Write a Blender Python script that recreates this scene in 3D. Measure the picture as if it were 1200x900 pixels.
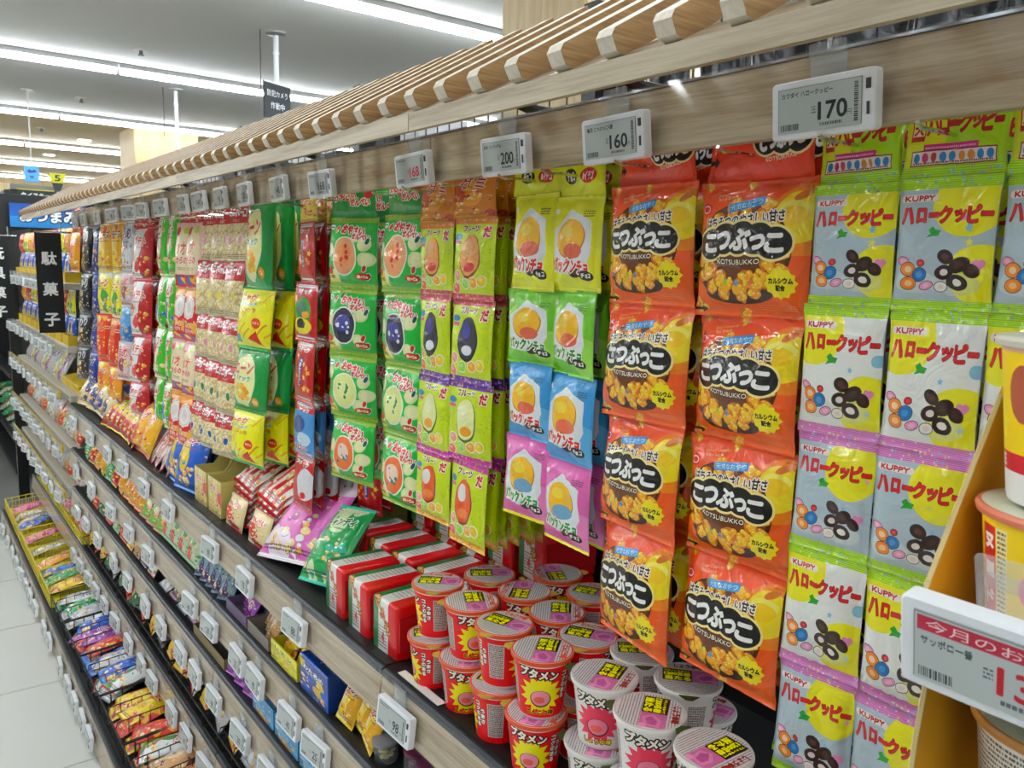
import bpy, bmesh, math, random
import numpy as np
from mathutils import Matrix, Vector

random.seed(7)
PI = math.pi
scene = bpy.context.scene
for _o in list(bpy.data.objects):
    bpy.data.objects.remove(_o)
COL = scene.collection

# ------------------------------------------------------------------ camera
EYE = 1.57                       # eye height; the floor is z = 0
FPX, YAW, PIT, ROL = 953.3, 0.65287, 0.14175, 0.02655
_cy, _sy, _cp, _sp = math.cos(YAW), math.sin(YAW), math.cos(PIT), math.sin(PIT)
_f = Vector((_sy * _cp, _cy * _cp, -_sp))
_r = Vector((_cy, -_sy, 0))
_u = _r.cross(_f)
_c, _s = math.cos(ROL), math.sin(ROL)
_right, _up = _c * _r + _s * _u, _c * _u - _s * _r
cam_data = bpy.data.cameras.new('camera')
cam = bpy.data.objects.new('camera', cam_data)
COL.objects.link(cam)
M = Matrix.Identity(4)
for i in range(3):
    M[i][0], M[i][1], M[i][2] = _right[i], _up[i], -_f[i]
M[2][3] = EYE
cam.matrix_world = M
cam_data.sensor_width = 36
cam_data.lens = FPX / 1200 * 36
cam_data.clip_start = 0.02
cam_data.clip_end = 100
cam_data.dof.use_dof = True
cam_data.dof.focus_distance = 1.0
cam_data.dof.aperture_fstop = 24
scene.camera = cam

# ------------------------------------------------------------------ world, exposure
world = bpy.data.worlds.new('world')
scene.world = world
world.use_nodes = True
world.node_tree.nodes['Background'].inputs[0].default_value = (0.9, 0.95, 1, 1)
world.node_tree.nodes['Background'].inputs[1].default_value = 0.25
scene.view_settings.view_transform = 'Standard'
scene.view_settings.look = 'None'
scene.view_settings.gamma = 1
scene.view_settings.use_curve_mapping = False
scene.view_settings.exposure = 0.0
TUBE_STRENGTH = 46.0             # the shop's ceiling LED tubes, the only lamps

# ------------------------------------------------------------------ small helpers
def lin(c):
    c = c / 255.0
    return c / 12.92 if c <= 0.04045 else ((c + 0.055) / 1.055) ** 2.4

def rgb(h):
    if isinstance(h, str):
        return tuple(int(h[i:i + 2], 16) for i in (0, 2, 4))
    return h

def srgb(h):
    return tuple(lin(v) for v in rgb(h)) + (1,)

ORD = ['first', 'second', 'third', 'fourth', 'fifth', 'sixth', 'seventh', 'eighth', 'ninth', 'tenth', 'eleventh', 'twelfth',
       'thirteenth', 'fourteenth', 'fifteenth', 'sixteenth', 'seventeenth', 'eighteenth', 'nineteenth', 'twentieth',
       'twenty-first', 'twenty-second', 'twenty-third', 'twenty-fourth', 'twenty-fifth']

def link(o, parent=None):
    COL.objects.link(o)
    if parent:
        o.parent = parent
    return o

def tag(o, label=None, cat=None, group=None, kind=None):
    if label and len(label.replace(',', ' ').split()) > 16: print('LONG', len(label.split()), label)
    if label: o['label'] = label
    if cat: o['category'] = cat
    if group: o['group'] = group
    if kind: o['kind'] = kind
    return o

def thing(name, label, cat, loc=(0, 0, 0), rot=(0, 0, 0), group=None):
    o = bpy.data.objects.new(name, None)
    o.empty_display_size = 0.02
    link(o)
    o.location = loc
    o.rotation_euler = rot
    return tag(o, label, cat, group)

def part(name, mesh, parent, loc=(0, 0, 0), rot=(0, 0, 0), label=None):
    o = link(bpy.data.objects.new(name, mesh), parent)
    o.location = loc
    o.rotation_euler = rot
    if label: o['label'] = label
    return o

def dup(root, loc=None, rot=None, label=None):
    r = root.copy(); COL.objects.link(r)
    if loc is not None: r.location = loc
    if rot is not None: r.rotation_euler = rot
    if label: r['label'] = label
    for ch in root.children:
        c = ch.copy(); COL.objects.link(c); c.parent = r
        for g in ch.children:
            d = g.copy(); COL.objects.link(d); d.parent = c
    return r

class MB:
    """collects faces, UVs and material slots for one mesh"""
    def __init__(s):
        s.v, s.f, s.uv, s.mi = [], [], [], []
    def face(s, pts, uv=None, mi=0):
        n = len(s.v)
        s.v += [tuple(p) for p in pts]
        s.f.append(tuple(range(n, n + len(pts))))
        s.uv.append(uv or [(0, 0)] * len(pts)); s.mi.append(mi)
    def box(s, x0, x1, y0, y1, z0, z1, mi=0, fm=None, full=False):
        # front (-X) face is fm; uv u runs from +Y to -Y so print reads from the aisle
        U = [(0, 0), (1, 0), (1, 1), (0, 1)]
        a = fm if fm is not None else mi
        o = U if full else None
        s.face([(x0, y1, z0), (x0, y0, z0), (x0, y0, z1), (x0, y1, z1)], U, a)
        s.face([(x1, y0, z0), (x1, y1, z0), (x1, y1, z1), (x1, y0, z1)], o, mi)
        s.face([(x0, y0, z0), (x1, y0, z0), (x1, y0, z1), (x0, y0, z1)], o, mi)
        s.face([(x1, y1, z0), (x0, y1, z0), (x0, y1, z1), (x1, y1, z1)], o, mi)
        s.face([(x0, y1, z1), (x0, y0, z1), (x1, y0, z1), (x1, y1, z1)], o, mi)
        s.face([(x0, y0, z0), (x0, y1, z0), (x1, y1, z0), (x1, y0, z0)], o, mi)
    def prism(s, poly, axis, a0, a1, mi=0, capmi=None):
        # poly: 2D points in the two other axes, in order (y,z) for x, (x,z) for y, (x,y) for z
        def P(p, a):
            return {'x': (a, p[0], p[1]), 'y': (p[0], a, p[1]), 'z': (p[0], p[1], a)}[axis]
        n = len(poly)
        xs = [p[0] for p in poly]; ys = [p[1] for p in poly]
        w = max(xs) - min(xs) or 1; h = max(ys) - min(ys) or 1
        uv = [((p[0] - min(xs)) / w, (p[1] - min(ys)) / h) for p in poly]
        if axis == 'x': uv0 = [(1 - a, b) for a, b in uv]
        else: uv0 = uv
        cm = mi if capmi is None else capmi
        s.face([P(p, a0) for p in poly], uv0, cm)
        s.face([P(p, a1) for p in reversed(poly)], uv[::-1], cm)
        for i in range(n):
            p, q = poly[i], poly[(i + 1) % n]
            s.face([P(p, a1), P(q, a1), P(q, a0), P(p, a0)], None, mi)
    def tube(s, pts, r, n=6, mi=0):
        pts = [Vector(p) for p in pts]
        rings = []
        for i, p in enumerate(pts):
            d = (pts[min(i + 1, len(pts) - 1)] - pts[max(i - 1, 0)]).normalized()
            a = d.cross(Vector((0, 0, 1)))
            if a.length < 1e-3: a = d.cross(Vector((1, 0, 0)))
            a.normalize(); b = d.cross(a)
            rings.append([p + r * (math.cos(2 * PI * k / n) * a + math.sin(2 * PI * k / n) * b) for k in range(n)])
        for i in range(len(rings) - 1):
            for k in range(n):
                s.face([rings[i][k], rings[i][(k + 1) % n], rings[i + 1][(k + 1) % n], rings[i + 1][k]], None, mi)
        s.face(rings[0], None, mi); s.face(rings[-1][::-1], None, mi)
    def lathe(s, prof, n=28, mi=0, cap0=True, cap1=True, c=(0, 0)):
        L = []
        for r, z in prof:
            L.append([(c[0] - r * math.cos(2 * PI * k / n), c[1] + r * math.sin(2 * PI * k / n), z) for k in range(n + 1)])
        z0, z1 = prof[0][1], prof[-1][1]
        for i in range(len(prof) - 1):
            dz = (z1 - z0) or 1; va = (prof[i][1] - z0) / dz; vb = (prof[i + 1][1] - z0) / dz
            for k in range(n):
                # u = 0.5 is the side that faces the aisle (-X); reading left to right
                ua = 0.5 - k / n; ub = 0.5 - (k + 1) / n
                s.face([L[i][k + 1], L[i][k], L[i + 1][k], L[i + 1][k + 1]], [(ub, va), (ua, va), (ua, vb), (ub, vb)], mi)
        if cap0: s.face([p for p in L[0][:-1]], None, mi)
        if cap1:
            R = prof[-1][0]
            s.face([p for p in L[-1][:-1]][::-1], [(0.5 - 0.5 * (p[1] - c[1]) / R, 0.5 + 0.5 * (p[0] - c[0]) / R) for p in L[-1][:-1]][::-1], mi)
    def build(s, name, mats, smooth=False, bevel=0, seg=2):
        me = bpy.data.meshes.new(name)
        me.from_pydata(s.v, [], s.f)
        ul = me.uv_layers.new(name='uv')
        flat = [c for u in s.uv for p in u for c in p]
        ul.data.foreach_set('uv', flat)
        for m in (mats if isinstance(mats, (list, tuple)) else [mats]):
            me.materials.append(m)
        me.polygons.foreach_set('material_index', s.mi)
        bm = bmesh.new(); bm.from_mesh(me)
        bmesh.ops.remove_doubles(bm, verts=bm.verts, dist=1e-6)
        if bevel:
            bmesh.ops.bevel(bm, geom=[e for e in bm.edges if len(e.link_faces) == 2 and e.calc_face_angle(0) > 0.6], offset=bevel, segments=seg, affect='EDGES', profile=0.5)
        bmesh.ops.recalc_face_normals(bm, faces=bm.faces)
        if smooth:
            for f in bm.faces: f.smooth = True
            for e in bm.edges:
                if len(e.link_faces) == 2 and e.calc_face_angle(0) > 0.7: e.smooth = False
        bm.to_mesh(me); bm.free()
        return me

def rrect(w, h, r, n=4):
    pts = []
    for cx, cz, a0 in ((w / 2 - r, h / 2 - r, 0), (-w / 2 + r, h / 2 - r, 90), (-w / 2 + r, -h / 2 + r, 180), (w / 2 - r, -h / 2 + r, 270)):
        for k in range(n + 1):
            a = math.radians(a0 + 90 * k / n)
            pts.append((cx + r * math.cos(a), cz + r * math.sin(a)))
    return pts

# ------------------------------------------------------------------ printed artwork, drawn by code into generated images
_gl = {}
def glyphs(s):
    if s in _gl: return _gl[s]
    c = bpy.data.curves.new('print', 'FONT'); c.body = s; c.size = 1; c.resolution_u = 3
    o = bpy.data.objects.new('print', c); COL.objects.link(o)
    bpy.context.view_layer.update()
    m = bpy.data.meshes.new_from_object(o.evaluated_get(bpy.context.evaluated_depsgraph_get()))
    m.calc_loop_triangles()
    v = np.array([p.co[:2] for p in m.vertices]); t = np.array([list(x.vertices) for x in m.loop_triangles])
    bpy.data.objects.remove(o); bpy.data.curves.remove(c); bpy.data.meshes.remove(m)
    v[:, 0] -= v[:, 0].min(); v[:, 1] -= v[:, 1].min()
    W, H = v[:, 0].max(), v[:, 1].max()
    _gl[s] = (v, t, W, H)
    return _gl[s]

def dilate(m, r):
    out = m.copy(); H, W = m.shape
    k = int(math.ceil(r))
    for dy in range(-k, k + 1):
        dx = int(math.sqrt(max(0, r * r - dy * dy)))
        for d in ({-dx, dx, -dx // 2, dx // 2, 0}):
            ys, yd = (max(0, dy), max(0, -dy))
            a = m[max(0, -dy):H - max(0, dy), max(0, -d):W - max(0, d)]
            b = out[max(0, dy):H - max(0, -dy), max(0, d):W - max(0, -d)]
            np.logical_or(b, a, out=b)
    return out

class Art:
    """raster canvas, unit = pixel of the final image, drawn at double size"""
    def __init__(s, w, h, bg='ffffff'):
        s.w, s.h, s.k = w, h, 2
        s.a = np.zeros((h * 2, w * 2, 3), np.float32); s.a[:] = rgb(bg)
        s.rng = np.random.default_rng(w * 7 + h)
    def _put(s, mask, y0, x0, col, al=1.0):
        sub = s.a[y0:y0 + mask.shape[0], x0:x0 + mask.shape[1]]
        sub[mask] = sub[mask] * (1 - al) + np.array(rgb(col), np.float32) * al
    def rect(s, x, y, w, h, col, al=1.0):
        k = s.k; x0, y0, x1, y1 = [int(round(q * k)) for q in (x, y, x + w, y + h)]
        x0, y0 = max(x0, 0), max(y0, 0)
        sub = s.a[y0:y1, x0:x1]; sub[:] = sub * (1 - al) + np.array(rgb(col), np.float32) * al
    def vgrad(s, y0, y1, c0, c1):
        k = s.k; a, b = int(y0 * k), int(y1 * k); t = np.linspace(0, 1, max(b - a, 1))[:, None, None]
        s.a[a:b] = (np.array(rgb(c0)) * (1 - t) + np.array(rgb(c1)) * t)[:b - a]
    def ell(s, cx, cy, rx, ry, col, rot=0, al=1.0, ring=None):
        k = s.k; R = max(rx, ry); x0, x1 = int(max(0, (cx - R) * k)), int(min(s.w * k, (cx + R) * k + 1))
        y0, y1 = int(max(0, (cy - R) * k)), int(min(s.h * k, (cy + R) * k + 1))
        if x1 <= x0 or y1 <= y0: return
        Y, X = np.mgrid[y0:y1, x0:x1]; X = X / k - cx; Y = Y / k - cy
        c, n = math.cos(math.radians(rot)), math.sin(math.radians(rot))
        d = ((X * c + Y * n) / rx) ** 2 + ((-X * n + Y * c) / ry) ** 2
        m = d <= 1
        if ring: m &= d >= (1 - ring) ** 2
        s._put(m, y0, x0, col, al)
    def poly(s, pts, col, al=1.0):
        k = s.k; P = np.array(pts, float) * k
        x0, y0 = np.maximum(P.min(0).astype(int), 0); x1 = min(s.w * k, int(P[:, 0].max()) + 1); y1 = min(s.h * k, int(P[:, 1].max()) + 1)
        if x1 <= x0 or y1 <= y0: return
        Y, X = np.mgrid[y0:y1, x0:x1]; m = np.zeros(X.shape, bool)
        for i in range(len(P)):
            (ax, ay), (bx, by) = P[i], P[(i + 1) % len(P)]
            if ay == by: continue
            m ^= ((Y >= min(ay, by)) & (Y < max(ay, by)) & (X < (bx - ax) * (Y - ay) / (by - ay) + ax))
        s._put(m, y0, x0, col, al)
    def star(s, cx, cy, r, col, n=5, inner=0.45, rot=0, al=1.0):
        s.poly([(cx + (r if i % 2 == 0 else r * inner) * math.sin(PI * i / n + rot), cy - (r if i % 2 == 0 else r * inner) * math.cos(PI * i / n + rot)) for i in range(2 * n)], col, al)
    def text(s, t, cx, cy, w, h, col, out=(), bold=0, rot=0, slant=0, arc=0):
        v, tr, W, H = glyphs(t)
        k = s.k
        p = np.empty_like(v); p[:, 0] = (v[:, 0] / W - 0.5) * w; p[:, 1] = -(v[:, 1] / H - 0.5) * h
        p[:, 0] += -p[:, 1] * slant
        if arc: p[:, 1] += arc * (p[:, 0] / (w / 2)) ** 2
        c, n = math.cos(math.radians(rot)), math.sin(math.radians(rot))
        q = np.stack([p[:, 0] * c - p[:, 1] * n + cx, p[:, 0] * n + p[:, 1] * c + cy], 1) * k
        pad = int(max([o[0] for o in out] + [bold, 0]) * k + 3)
        x0, y0 = (q.min(0) - pad).astype(int); x1, y1 = (q.max(0) + pad + 1).astype(int)
        m = np.zeros((y1 - y0, x1 - x0), bool)
        q = q - [x0, y0]
        for a, b, c_ in tr:
            A, B, C = q[a], q[b], q[c_]
            mx0, my0 = np.floor(np.minimum(np.minimum(A, B), C)).astype(int); mx1, my1 = np.ceil(np.maximum(np.maximum(A, B), C)).astype(int) + 1
            Y, X = np.ogrid[my0:my1, mx0:mx1]
            e1 = (B[0] - A[0]) * (Y - A[1]) - (B[1] - A[1]) * (X - A[0])
            e2 = (C[0] - B[0]) * (Y - B[1]) - (C[1] - B[1]) * (X - B[0])
            e3 = (A[0] - C[0]) * (Y - C[1]) - (A[1] - C[1]) * (X - C[0])
            m[my0:my1, mx0:mx1] |= ((e1 >= -1e-6) & (e2 >= -1e-6) & (e3 >= -1e-6)) | ((e1 <= 1e-6) & (e2 <= 1e-6) & (e3 <= 1e-6))
        for r, oc in sorted(out, key=lambda z: -z[0]):
            s._blit(dilate(m, (r + bold) * k), y0, x0, oc)
        s._blit(dilate(m, bold * k) if bold else m, y0, x0, col)
    def _blit(s, m, y0, x0, col):
        H, W = s.a.shape[:2]
        a, b = max(0, -y0), max(0, -x0)
        m = m[a:max(a, H - y0), b:max(b, W - x0)]
        if m.size: s._put(m, max(y0, 0), max(x0, 0), col)
    def vtext(s, t, cx, y, size, step, col, out=(), bold=0):
        for i, ch in enumerate(t): s.text(ch, cx, y + i * step, size, size, col, out, bold)
    def lines(s, x, y, w, n, dy, col, seed=0, hh=0.5):
        # the small print nobody can read: broken dashes
        r = random.Random(seed + int(x * 3 + y))
        for i in range(n):
            p = x
            while p < x + w:
                d = r.uniform(1.5, 5); s.rect(p, y + i * dy, min(d, x + w - p), dy * hh, col, 0.85); p += d + r.uniform(0.8, 2)
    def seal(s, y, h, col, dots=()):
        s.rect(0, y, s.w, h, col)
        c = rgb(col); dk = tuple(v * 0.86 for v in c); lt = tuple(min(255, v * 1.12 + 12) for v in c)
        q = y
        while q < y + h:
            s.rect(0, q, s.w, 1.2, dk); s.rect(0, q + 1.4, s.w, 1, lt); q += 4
        r = random.Random(int(y) + 5)
        if dots:
            for i in range(int(s.w / 11)):
                s.star(r.uniform(0, s.w), r.uniform(y + 2, y + h - 2), r.uniform(3, 4.5), r.choice(dots))
    def snack(s, cx, cy, r, n=9, seed=1, cols=('f0b020', 'e09a10', 'f8c840', 'c87808')):
        q = random.Random(seed)
        s.ell(cx, cy, r * 0.85, r * 0.8, cols[3])
        for i in range(n):
            a = q.uniform(0, 2 * PI); d = r * q.uniform(0.1, 0.75); rr = r * q.uniform(0.26, 0.4)
            s.ell(cx + d * math.cos(a), cy + d * math.sin(a), rr, rr * 0.9, q.choice(cols[:3]))
            s.ell(cx + d * math.cos(a) - rr * 0.25, cy + d * math.sin(a) - rr * 0.3, rr * 0.35, rr * 0.3, 'ffe27a')
    def image(s, name):
        a = s.a / 255.0
        g = a.mean(2, keepdims=True)
        a = np.clip(((g + (a - g) * 1.22) - .5) * 1.08 + .49, 0, 1)      # ink saturation
        im = bpy.data.images.new(name, s.w * 2, s.h * 2)
        px = np.ones((s.h * 2, s.w * 2, 4), np.float32); px[:, :, :3] = a[::-1]
        im.pixels.foreach_set(px.ravel()); im.update(); im.pack()
        return im

# ------------------------------------------------------------------ materials
def nodes(name):
    m = bpy.data.materials.new(name); m.use_nodes = True
    nt = m.node_tree; return m, nt, nt.nodes['Principled BSDF']

def add(nt, kind, **kw):
    n = nt.nodes.new(kind)
    for k, v in kw.items():
        if k.startswith('i_'): n.inputs[k[2:].replace('_', ' ')].default_value = v
        else: setattr(n, k, v)
    return n

_pl = {}
def plain(h, rough=0.5, metal=0, spec=0.5, var=0.06, bump=0.0, bs=60, coat=0):
    key = (h, rough, metal, spec, var, bump, bs, coat)
    if key in _pl: return _pl[key]
    m, nt, b = nodes('surface')
    c = srgb(h)
    tc = add(nt, 'ShaderNodeTexCoord'); no = add(nt, 'ShaderNodeTexNoise', i_Scale=9.0, i_Detail=4.0)
    nt.links.new(tc.outputs['Object'], no.inputs['Vector'])
    mx = add(nt, 'ShaderNodeMix', data_type='RGBA')
    mx.inputs['A'].default_value = tuple(v * (1 - var) for v in c[:3]) + (1,)
    mx.inputs['B'].default_value = tuple(min(1, v * (1 + var)) for v in c[:3]) + (1,)
    nt.links.new(no.outputs['Fac'], mx.inputs['Factor']); nt.links.new(mx.outputs['Result'], b.inputs['Base Color'])
    b.inputs['Roughness'].default_value = rough; b.inputs['Metallic'].default_value = metal
    b.inputs['Specular IOR Level'].default_value = spec; b.inputs['Coat Weight'].default_value = coat
    if bump:
        n2 = add(nt, 'ShaderNodeTexNoise', i_Scale=float(bs), i_Detail=3.0); nt.links.new(tc.outputs['Object'], n2.inputs['Vector'])
        bp = add(nt, 'ShaderNodeBump', i_Strength=bump, i_Distance=0.002); nt.links.new(n2.outputs['Fac'], bp.inputs['Height']); nt.links.new(bp.outputs['Normal'], b.inputs['Normal'])
    _pl[key] = m
    return m

def wood(name, c0, c1, axis='y', rough=0.5, fine=1.0):
    m, nt, b = nodes(name)
    tc = add(nt, 'ShaderNodeTexCoord'); mp = add(nt, 'ShaderNodeMapping')
    sc = {'y': (38, 2.2, 46), 'x': (2.2, 38, 46), 'z': (40, 40, 2.0)}[axis]
    mp.inputs['Scale'].default_value = tuple(v * fine for v in sc)
    nt.links.new(tc.outputs['Object'], mp.inputs['Vector'])
    n1 = add(nt, 'ShaderNodeTexNoise', i_Scale=1.6, i_Detail=8.0, i_Roughness=0.65, i_Distortion=0.4)
    n2 = add(nt, 'ShaderNodeTexNoise', i_Scale=6.0, i_Detail=4.0, i_Roughness=0.7)
    nt.links.new(mp.outputs['Vector'], n1.inputs['Vector']); nt.links.new(mp.outputs['Vector'], n2.inputs['Vector'])
    ad = add(nt, 'ShaderNodeMath', operation='MULTIPLY_ADD'); ad.inputs[1].default_value = 0.4
    nt.links.new(n2.outputs['Fac'], ad.inputs[0]); nt.links.new(n1.outputs['Fac'], ad.inputs[2])
    cr = add(nt, 'ShaderNodeValToRGB'); cr.color_ramp.elements[0].position = 0.55; cr.color_ramp.elements[1].position = 0.84
    cr.color_ramp.elements[0].color = srgb(c0); cr.color_ramp.elements[1].color = srgb(c1)
    nt.links.new(ad.outputs[0], cr.inputs['Fac']); nt.links.new(cr.outputs['Color'], b.inputs['Base Color'])
    b.inputs['Roughness'].default_value = rough
    bp = add(nt, 'ShaderNodeBump', i_Strength=0.15, i_Distance=0.001); nt.links.new(ad.outputs[0], bp.inputs['Height']); nt.links.new(bp.outputs['Normal'], b.inputs['Normal'])
    return m

def printed(name, art, rough=0.4, foil=True, spec=0.4, coat=0.6, bump=0.55, wrap=False):
    im = art.image(name)
    m, nt, b = nodes(name)
    t = add(nt, 'ShaderNodeTexImage'); t.image = im; t.extension = 'REPEAT' if wrap else 'EXTEND'
    nt.links.new(t.outputs['Color'], b.inputs['Base Color'])
    b.inputs['Roughness'].default_value = rough; b.inputs['Specular IOR Level'].default_value = spec
    if foil:
        b.inputs['Coat Weight'].default_value = coat; b.inputs['Coat Roughness'].default_value = 0.04
        tc = add(nt, 'ShaderNodeTexCoord')
        oi = add(nt, 'ShaderNodeObjectInfo'); ad = add(nt, 'ShaderNodeVectorMath', operation='ADD')
        nt.links.new(tc.outputs['Object'], ad.inputs[0]); nt.links.new(oi.outputs['Random'], ad.inputs[1])
        n = add(nt, 'ShaderNodeTexNoise', i_Scale=22.0, i_Detail=2.0, i_Roughness=0.5, i_Distortion=2.2)
        nt.links.new(ad.outputs[0], n.inputs['Vector'])
        bp = add(nt, 'ShaderNodeBump', i_Strength=bump, i_Distance=0.006); nt.links.new(n.outputs['Fac'], bp.inputs['Height'])
        nt.links.new(bp.outputs['Normal'], b.inputs['Normal']); nt.links.new(bp.outputs['Normal'], b.inputs['Coat Normal'])
    return m

def clear(name, tint='ffffff', fac=0.12, rough=0.08):
    m = bpy.data.materials.new(name); m.use_nodes = True; nt = m.node_tree
    nt.nodes.remove(nt.nodes['Principled BSDF']); o = nt.nodes['Material Output']
    t = add(nt, 'ShaderNodeBsdfTransparent'); t.inputs[0].default_value = srgb(tint)
    g = add(nt, 'ShaderNodeBsdfGlossy'); g.inputs['Roughness'].default_value = rough
    fr = add(nt, 'ShaderNodeLayerWeight'); pw = add(nt, 'ShaderNodeMath', operation='POWER'); pw.inputs[1].default_value = 4
    nt.links.new(fr.outputs['Facing'], pw.inputs[0])
    ad = add(nt, 'ShaderNodeMath', operation='MULTIPLY_ADD'); ad.inputs[1].default_value = .3; ad.inputs[2].default_value = fac; ad.use_clamp = True
    mx = add(nt, 'ShaderNodeMixShader'); nt.links.new(pw.outputs[0], ad.inputs[0]); nt.links.new(ad.outputs[0], mx.inputs[0])
    nt.links.new(t.outputs[0], mx.inputs[1]); nt.links.new(g.outputs[0], mx.inputs[2]); nt.links.new(mx.outputs[0], o.inputs['Surface'])
    return m

def glow(name, h, strength):
    m = bpy.data.materials.new(name); m.use_nodes = True; nt = m.node_tree
    nt.nodes.remove(nt.nodes['Principled BSDF'])
    e = add(nt, 'ShaderNodeEmission'); e.inputs[0].default_value = srgb(h); e.inputs[1].default_value = strength
    nt.links.new(e.outputs[0], nt.nodes['Material Output'].inputs['Surface']); return m

WOOD = wood('pale_oak', 'b5966f', 'e4ceac')
WOODX = wood('pale_laminate', 'cfc4b0', 'e6dccb', 'x')
RAW = wood('raw_board_edge', '84633c', 'b08c5e', 'x', 0.8, 2.0)
WALLWOOD = wood('wall_panel_wood', 'a89168', 'bca67c', 'z', 0.6, 0.5)
BLACK = plain('17181a', 0.45)
DARK = plain('232426', 0.6)
STEEL = plain('b9bcc0', 0.25, 0.9)
CHROME = plain('d8dadc', 0.12, 1.0)
WHITE = plain('eef0f2', 0.35, var=0.02)
def milky(m, f):
    nt = m.node_tree; o = nt.nodes['Material Output']; src = o.inputs['Surface'].links[0].from_socket
    d = add(nt, 'ShaderNodeBsdfDiffuse'); d.inputs[0].default_value = (.85, .88, .9, 1)
    mx = add(nt, 'ShaderNodeMixShader'); mx.inputs[0].default_value = f
    nt.links.new(src, mx.inputs[1]); nt.links.new(d.outputs[0], mx.inputs[2]); nt.links.new(mx.outputs[0], o.inputs['Surface'])
    return m
GREYP = plain('c9ccce', 0.4, var=0.03)
CREAMMETAL = plain('cfc9b8', 0.45, var=0.03)
YELLOWC = plain('e8c31c', 0.5, var=0.04)
YWIRE = plain('e6d23a', 0.4, var=0.03)
CLEAR = clear('clear_acrylic', 'fbfdff', 0.05)
CLEARW = milky(clear('clear_holder', 'fafcfd', 0.10, 0.12), .13)
SILVER = plain('b4b6ba', 0.3, 0.6, bump=0.5)

# ================================================================== THE ROOM
CEIL = EYE + 1.40
def struct(name, mesh, parent=None):
    o = part(name, mesh, parent)
    if parent is None: o['kind'] = 'structure'
    return o
b = MB(); b.box(-6, 9, -6, 9.35, CEIL, CEIL + .05); struct('ceiling', b.build('ceiling', plain('dcdcd8', 0.9, var=0.02)))
b = MB(); b.box(-6, 9, 9.35, 20, CEIL, CEIL + .05); struct('ceiling', b.build('ceiling', plain('cdbd96', 0.8, var=0.03)))  # far ceiling: warm bounce light put into its beige colour
b = MB(); b.box(-6, 9, -6, 20, -.06, -.006); floor = struct('floor', b.build('floor', plain('6b6c68', 0.8)))
tile_m = plain('dcdcd6', 0.3, spec=0.4, var=0.03)
b = MB(); b.box(-.298, .298, -.297, .297, -.006, 0); tile_me = b.build('tile', tile_m, bevel=.0015, seg=1)
for i in range(5):
    for j in range(26):
        part('tile', tile_me, floor, (0.13 - .6 * i, .57 + .6 * j, 0))
WW = plain('d9d7cf', 0.8, var=0.03)
b = MB(); b.box(-6, 9, 18, 18.1, 0, CEIL); struct('wall_back', b.build('wall', WALLWOOD))
b = MB(); b.box(-6, 9, -6.1, -6, 0, CEIL); struct('wall_front', b.build('wall', WW))
b = MB(); b.box(-6.1, -6, -6, 20, 0, CEIL); struct('wall_left', b.build('wall', WW))
b = MB(); b.box(9, 9.1, -6, 20, 0, CEIL); struct('wall_right', b.build('wall', WW))
for k, (x0, y0, x1, y1, lb) in enumerate([(2.17, 2.43, 2.8, 2.97, ''), (2.19, 9.62, 2.85, 10.3, '')]):
    b = MB(); b.box(x0, x1, y0, y1, 0, CEIL, 0); b.box(x0 - .006, x0 - .001, y0 + .01, y1 - .01, 0, CEIL)
    struct('trim_%d' % (k + 1), b.build('column', WALLWOOD))

# ---- ceiling tubes, in rows that run across the shop
TUBE = glow('led_tube_light', 'f4fbff', TUBE_STRENGTH)
b = MB(); b.box(-1.245, 1.245, -.03, .03, -.034, 0); base_me = b.build('tube_base', plain('a9abaa', .5))
b = MB(); b.prism([(.021 * math.sin(2 * PI * k / 12), -.055 - .021 * math.cos(2 * PI * k / 12)) for k in range(12)], 'x', -1.235, 1.235); tube_me = b.build('led_tube', TUBE)
t0 = None
rows = [-3.56, -.99, 1.57, 4.14, 6.70, 9.27, 11.86, 14.3, 16.8]
for r, y in enumerate(rows):
    for c in range(5):
        x = -3.07 + 2.5 * c + .75
        rn = {4.14: 'nearest visible row', 6.70: 'second row', 9.27: 'third row', 11.86: 'fourth row', 14.3: 'fifth row', 16.8: 'farthest row'}.get(y, '%s row behind the viewer' % {-3.56: 'farthest', -.99: 'middle', 1.57: 'nearest'}.get(y, ''))
        lb = 'white LED ceiling tube light, %s, %s from the left' % (rn, ORD[c])
        if t0 is None:
            t0 = thing('ceiling_light', lb, 'light', (x, y, CEIL), group='LED tube lights on the ceiling')
            part('tube_base', base_me, t0); part('led_tube', tube_me, t0)
        else: dup(t0, (x, y, CEIL), None, lb)
# ---- sprinkler heads
b = MB(); b.lathe([(.05, 0), (.05, -.006), (.02, -.01)], 16); plate = b.build('plate', plain('d8d8d4', .5))
b = MB(); b.lathe([(.012, -.01), (.012, -.035), (.022, -.037), (.022, -.04)], 10); head = b.build('sprinkler_head', plain('55534e', .4))
s0 = None
for i, (x, y, w) in enumerate([(1.46, 6.15, 'nearest, before the second row of tubes'), (1.47, 8.37, 'middle one, before the third row of tubes'), (1.45, 10.6, 'farthest, beyond the third row of tubes')]):
    lb = 'small ceiling sprinkler, ' + w
    if s0 is None:
        s0 = thing('ceiling_sprinkler', lb, 'sprinkler', (x, y, CEIL), group='ceiling sprinklers'); part('plate', plate, s0); part('sprinkler_head', head, s0)
    else: dup(s0, (x, y, CEIL), None, lb)
b = MB(); b.lathe([(.075, 0), (.075, -.008), (.06, -.012)], 20); dn = b.build('lamp_trim', glow('downlight_glow', 'fff8e8', 6))
for x, y, w in ((3.5, 9.3, 'beside the far pillar, nearer one'), (2.0, 11.3, 'left of the far pillar, upper one'), (1.9, 13.3, 'over the wooden back wall, lower one')):
    d = thing('downlight', 'round recessed downlight ' + w, 'light', (x, y, CEIL), group='round downlights'); part('lamp_trim', dn, d)
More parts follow.
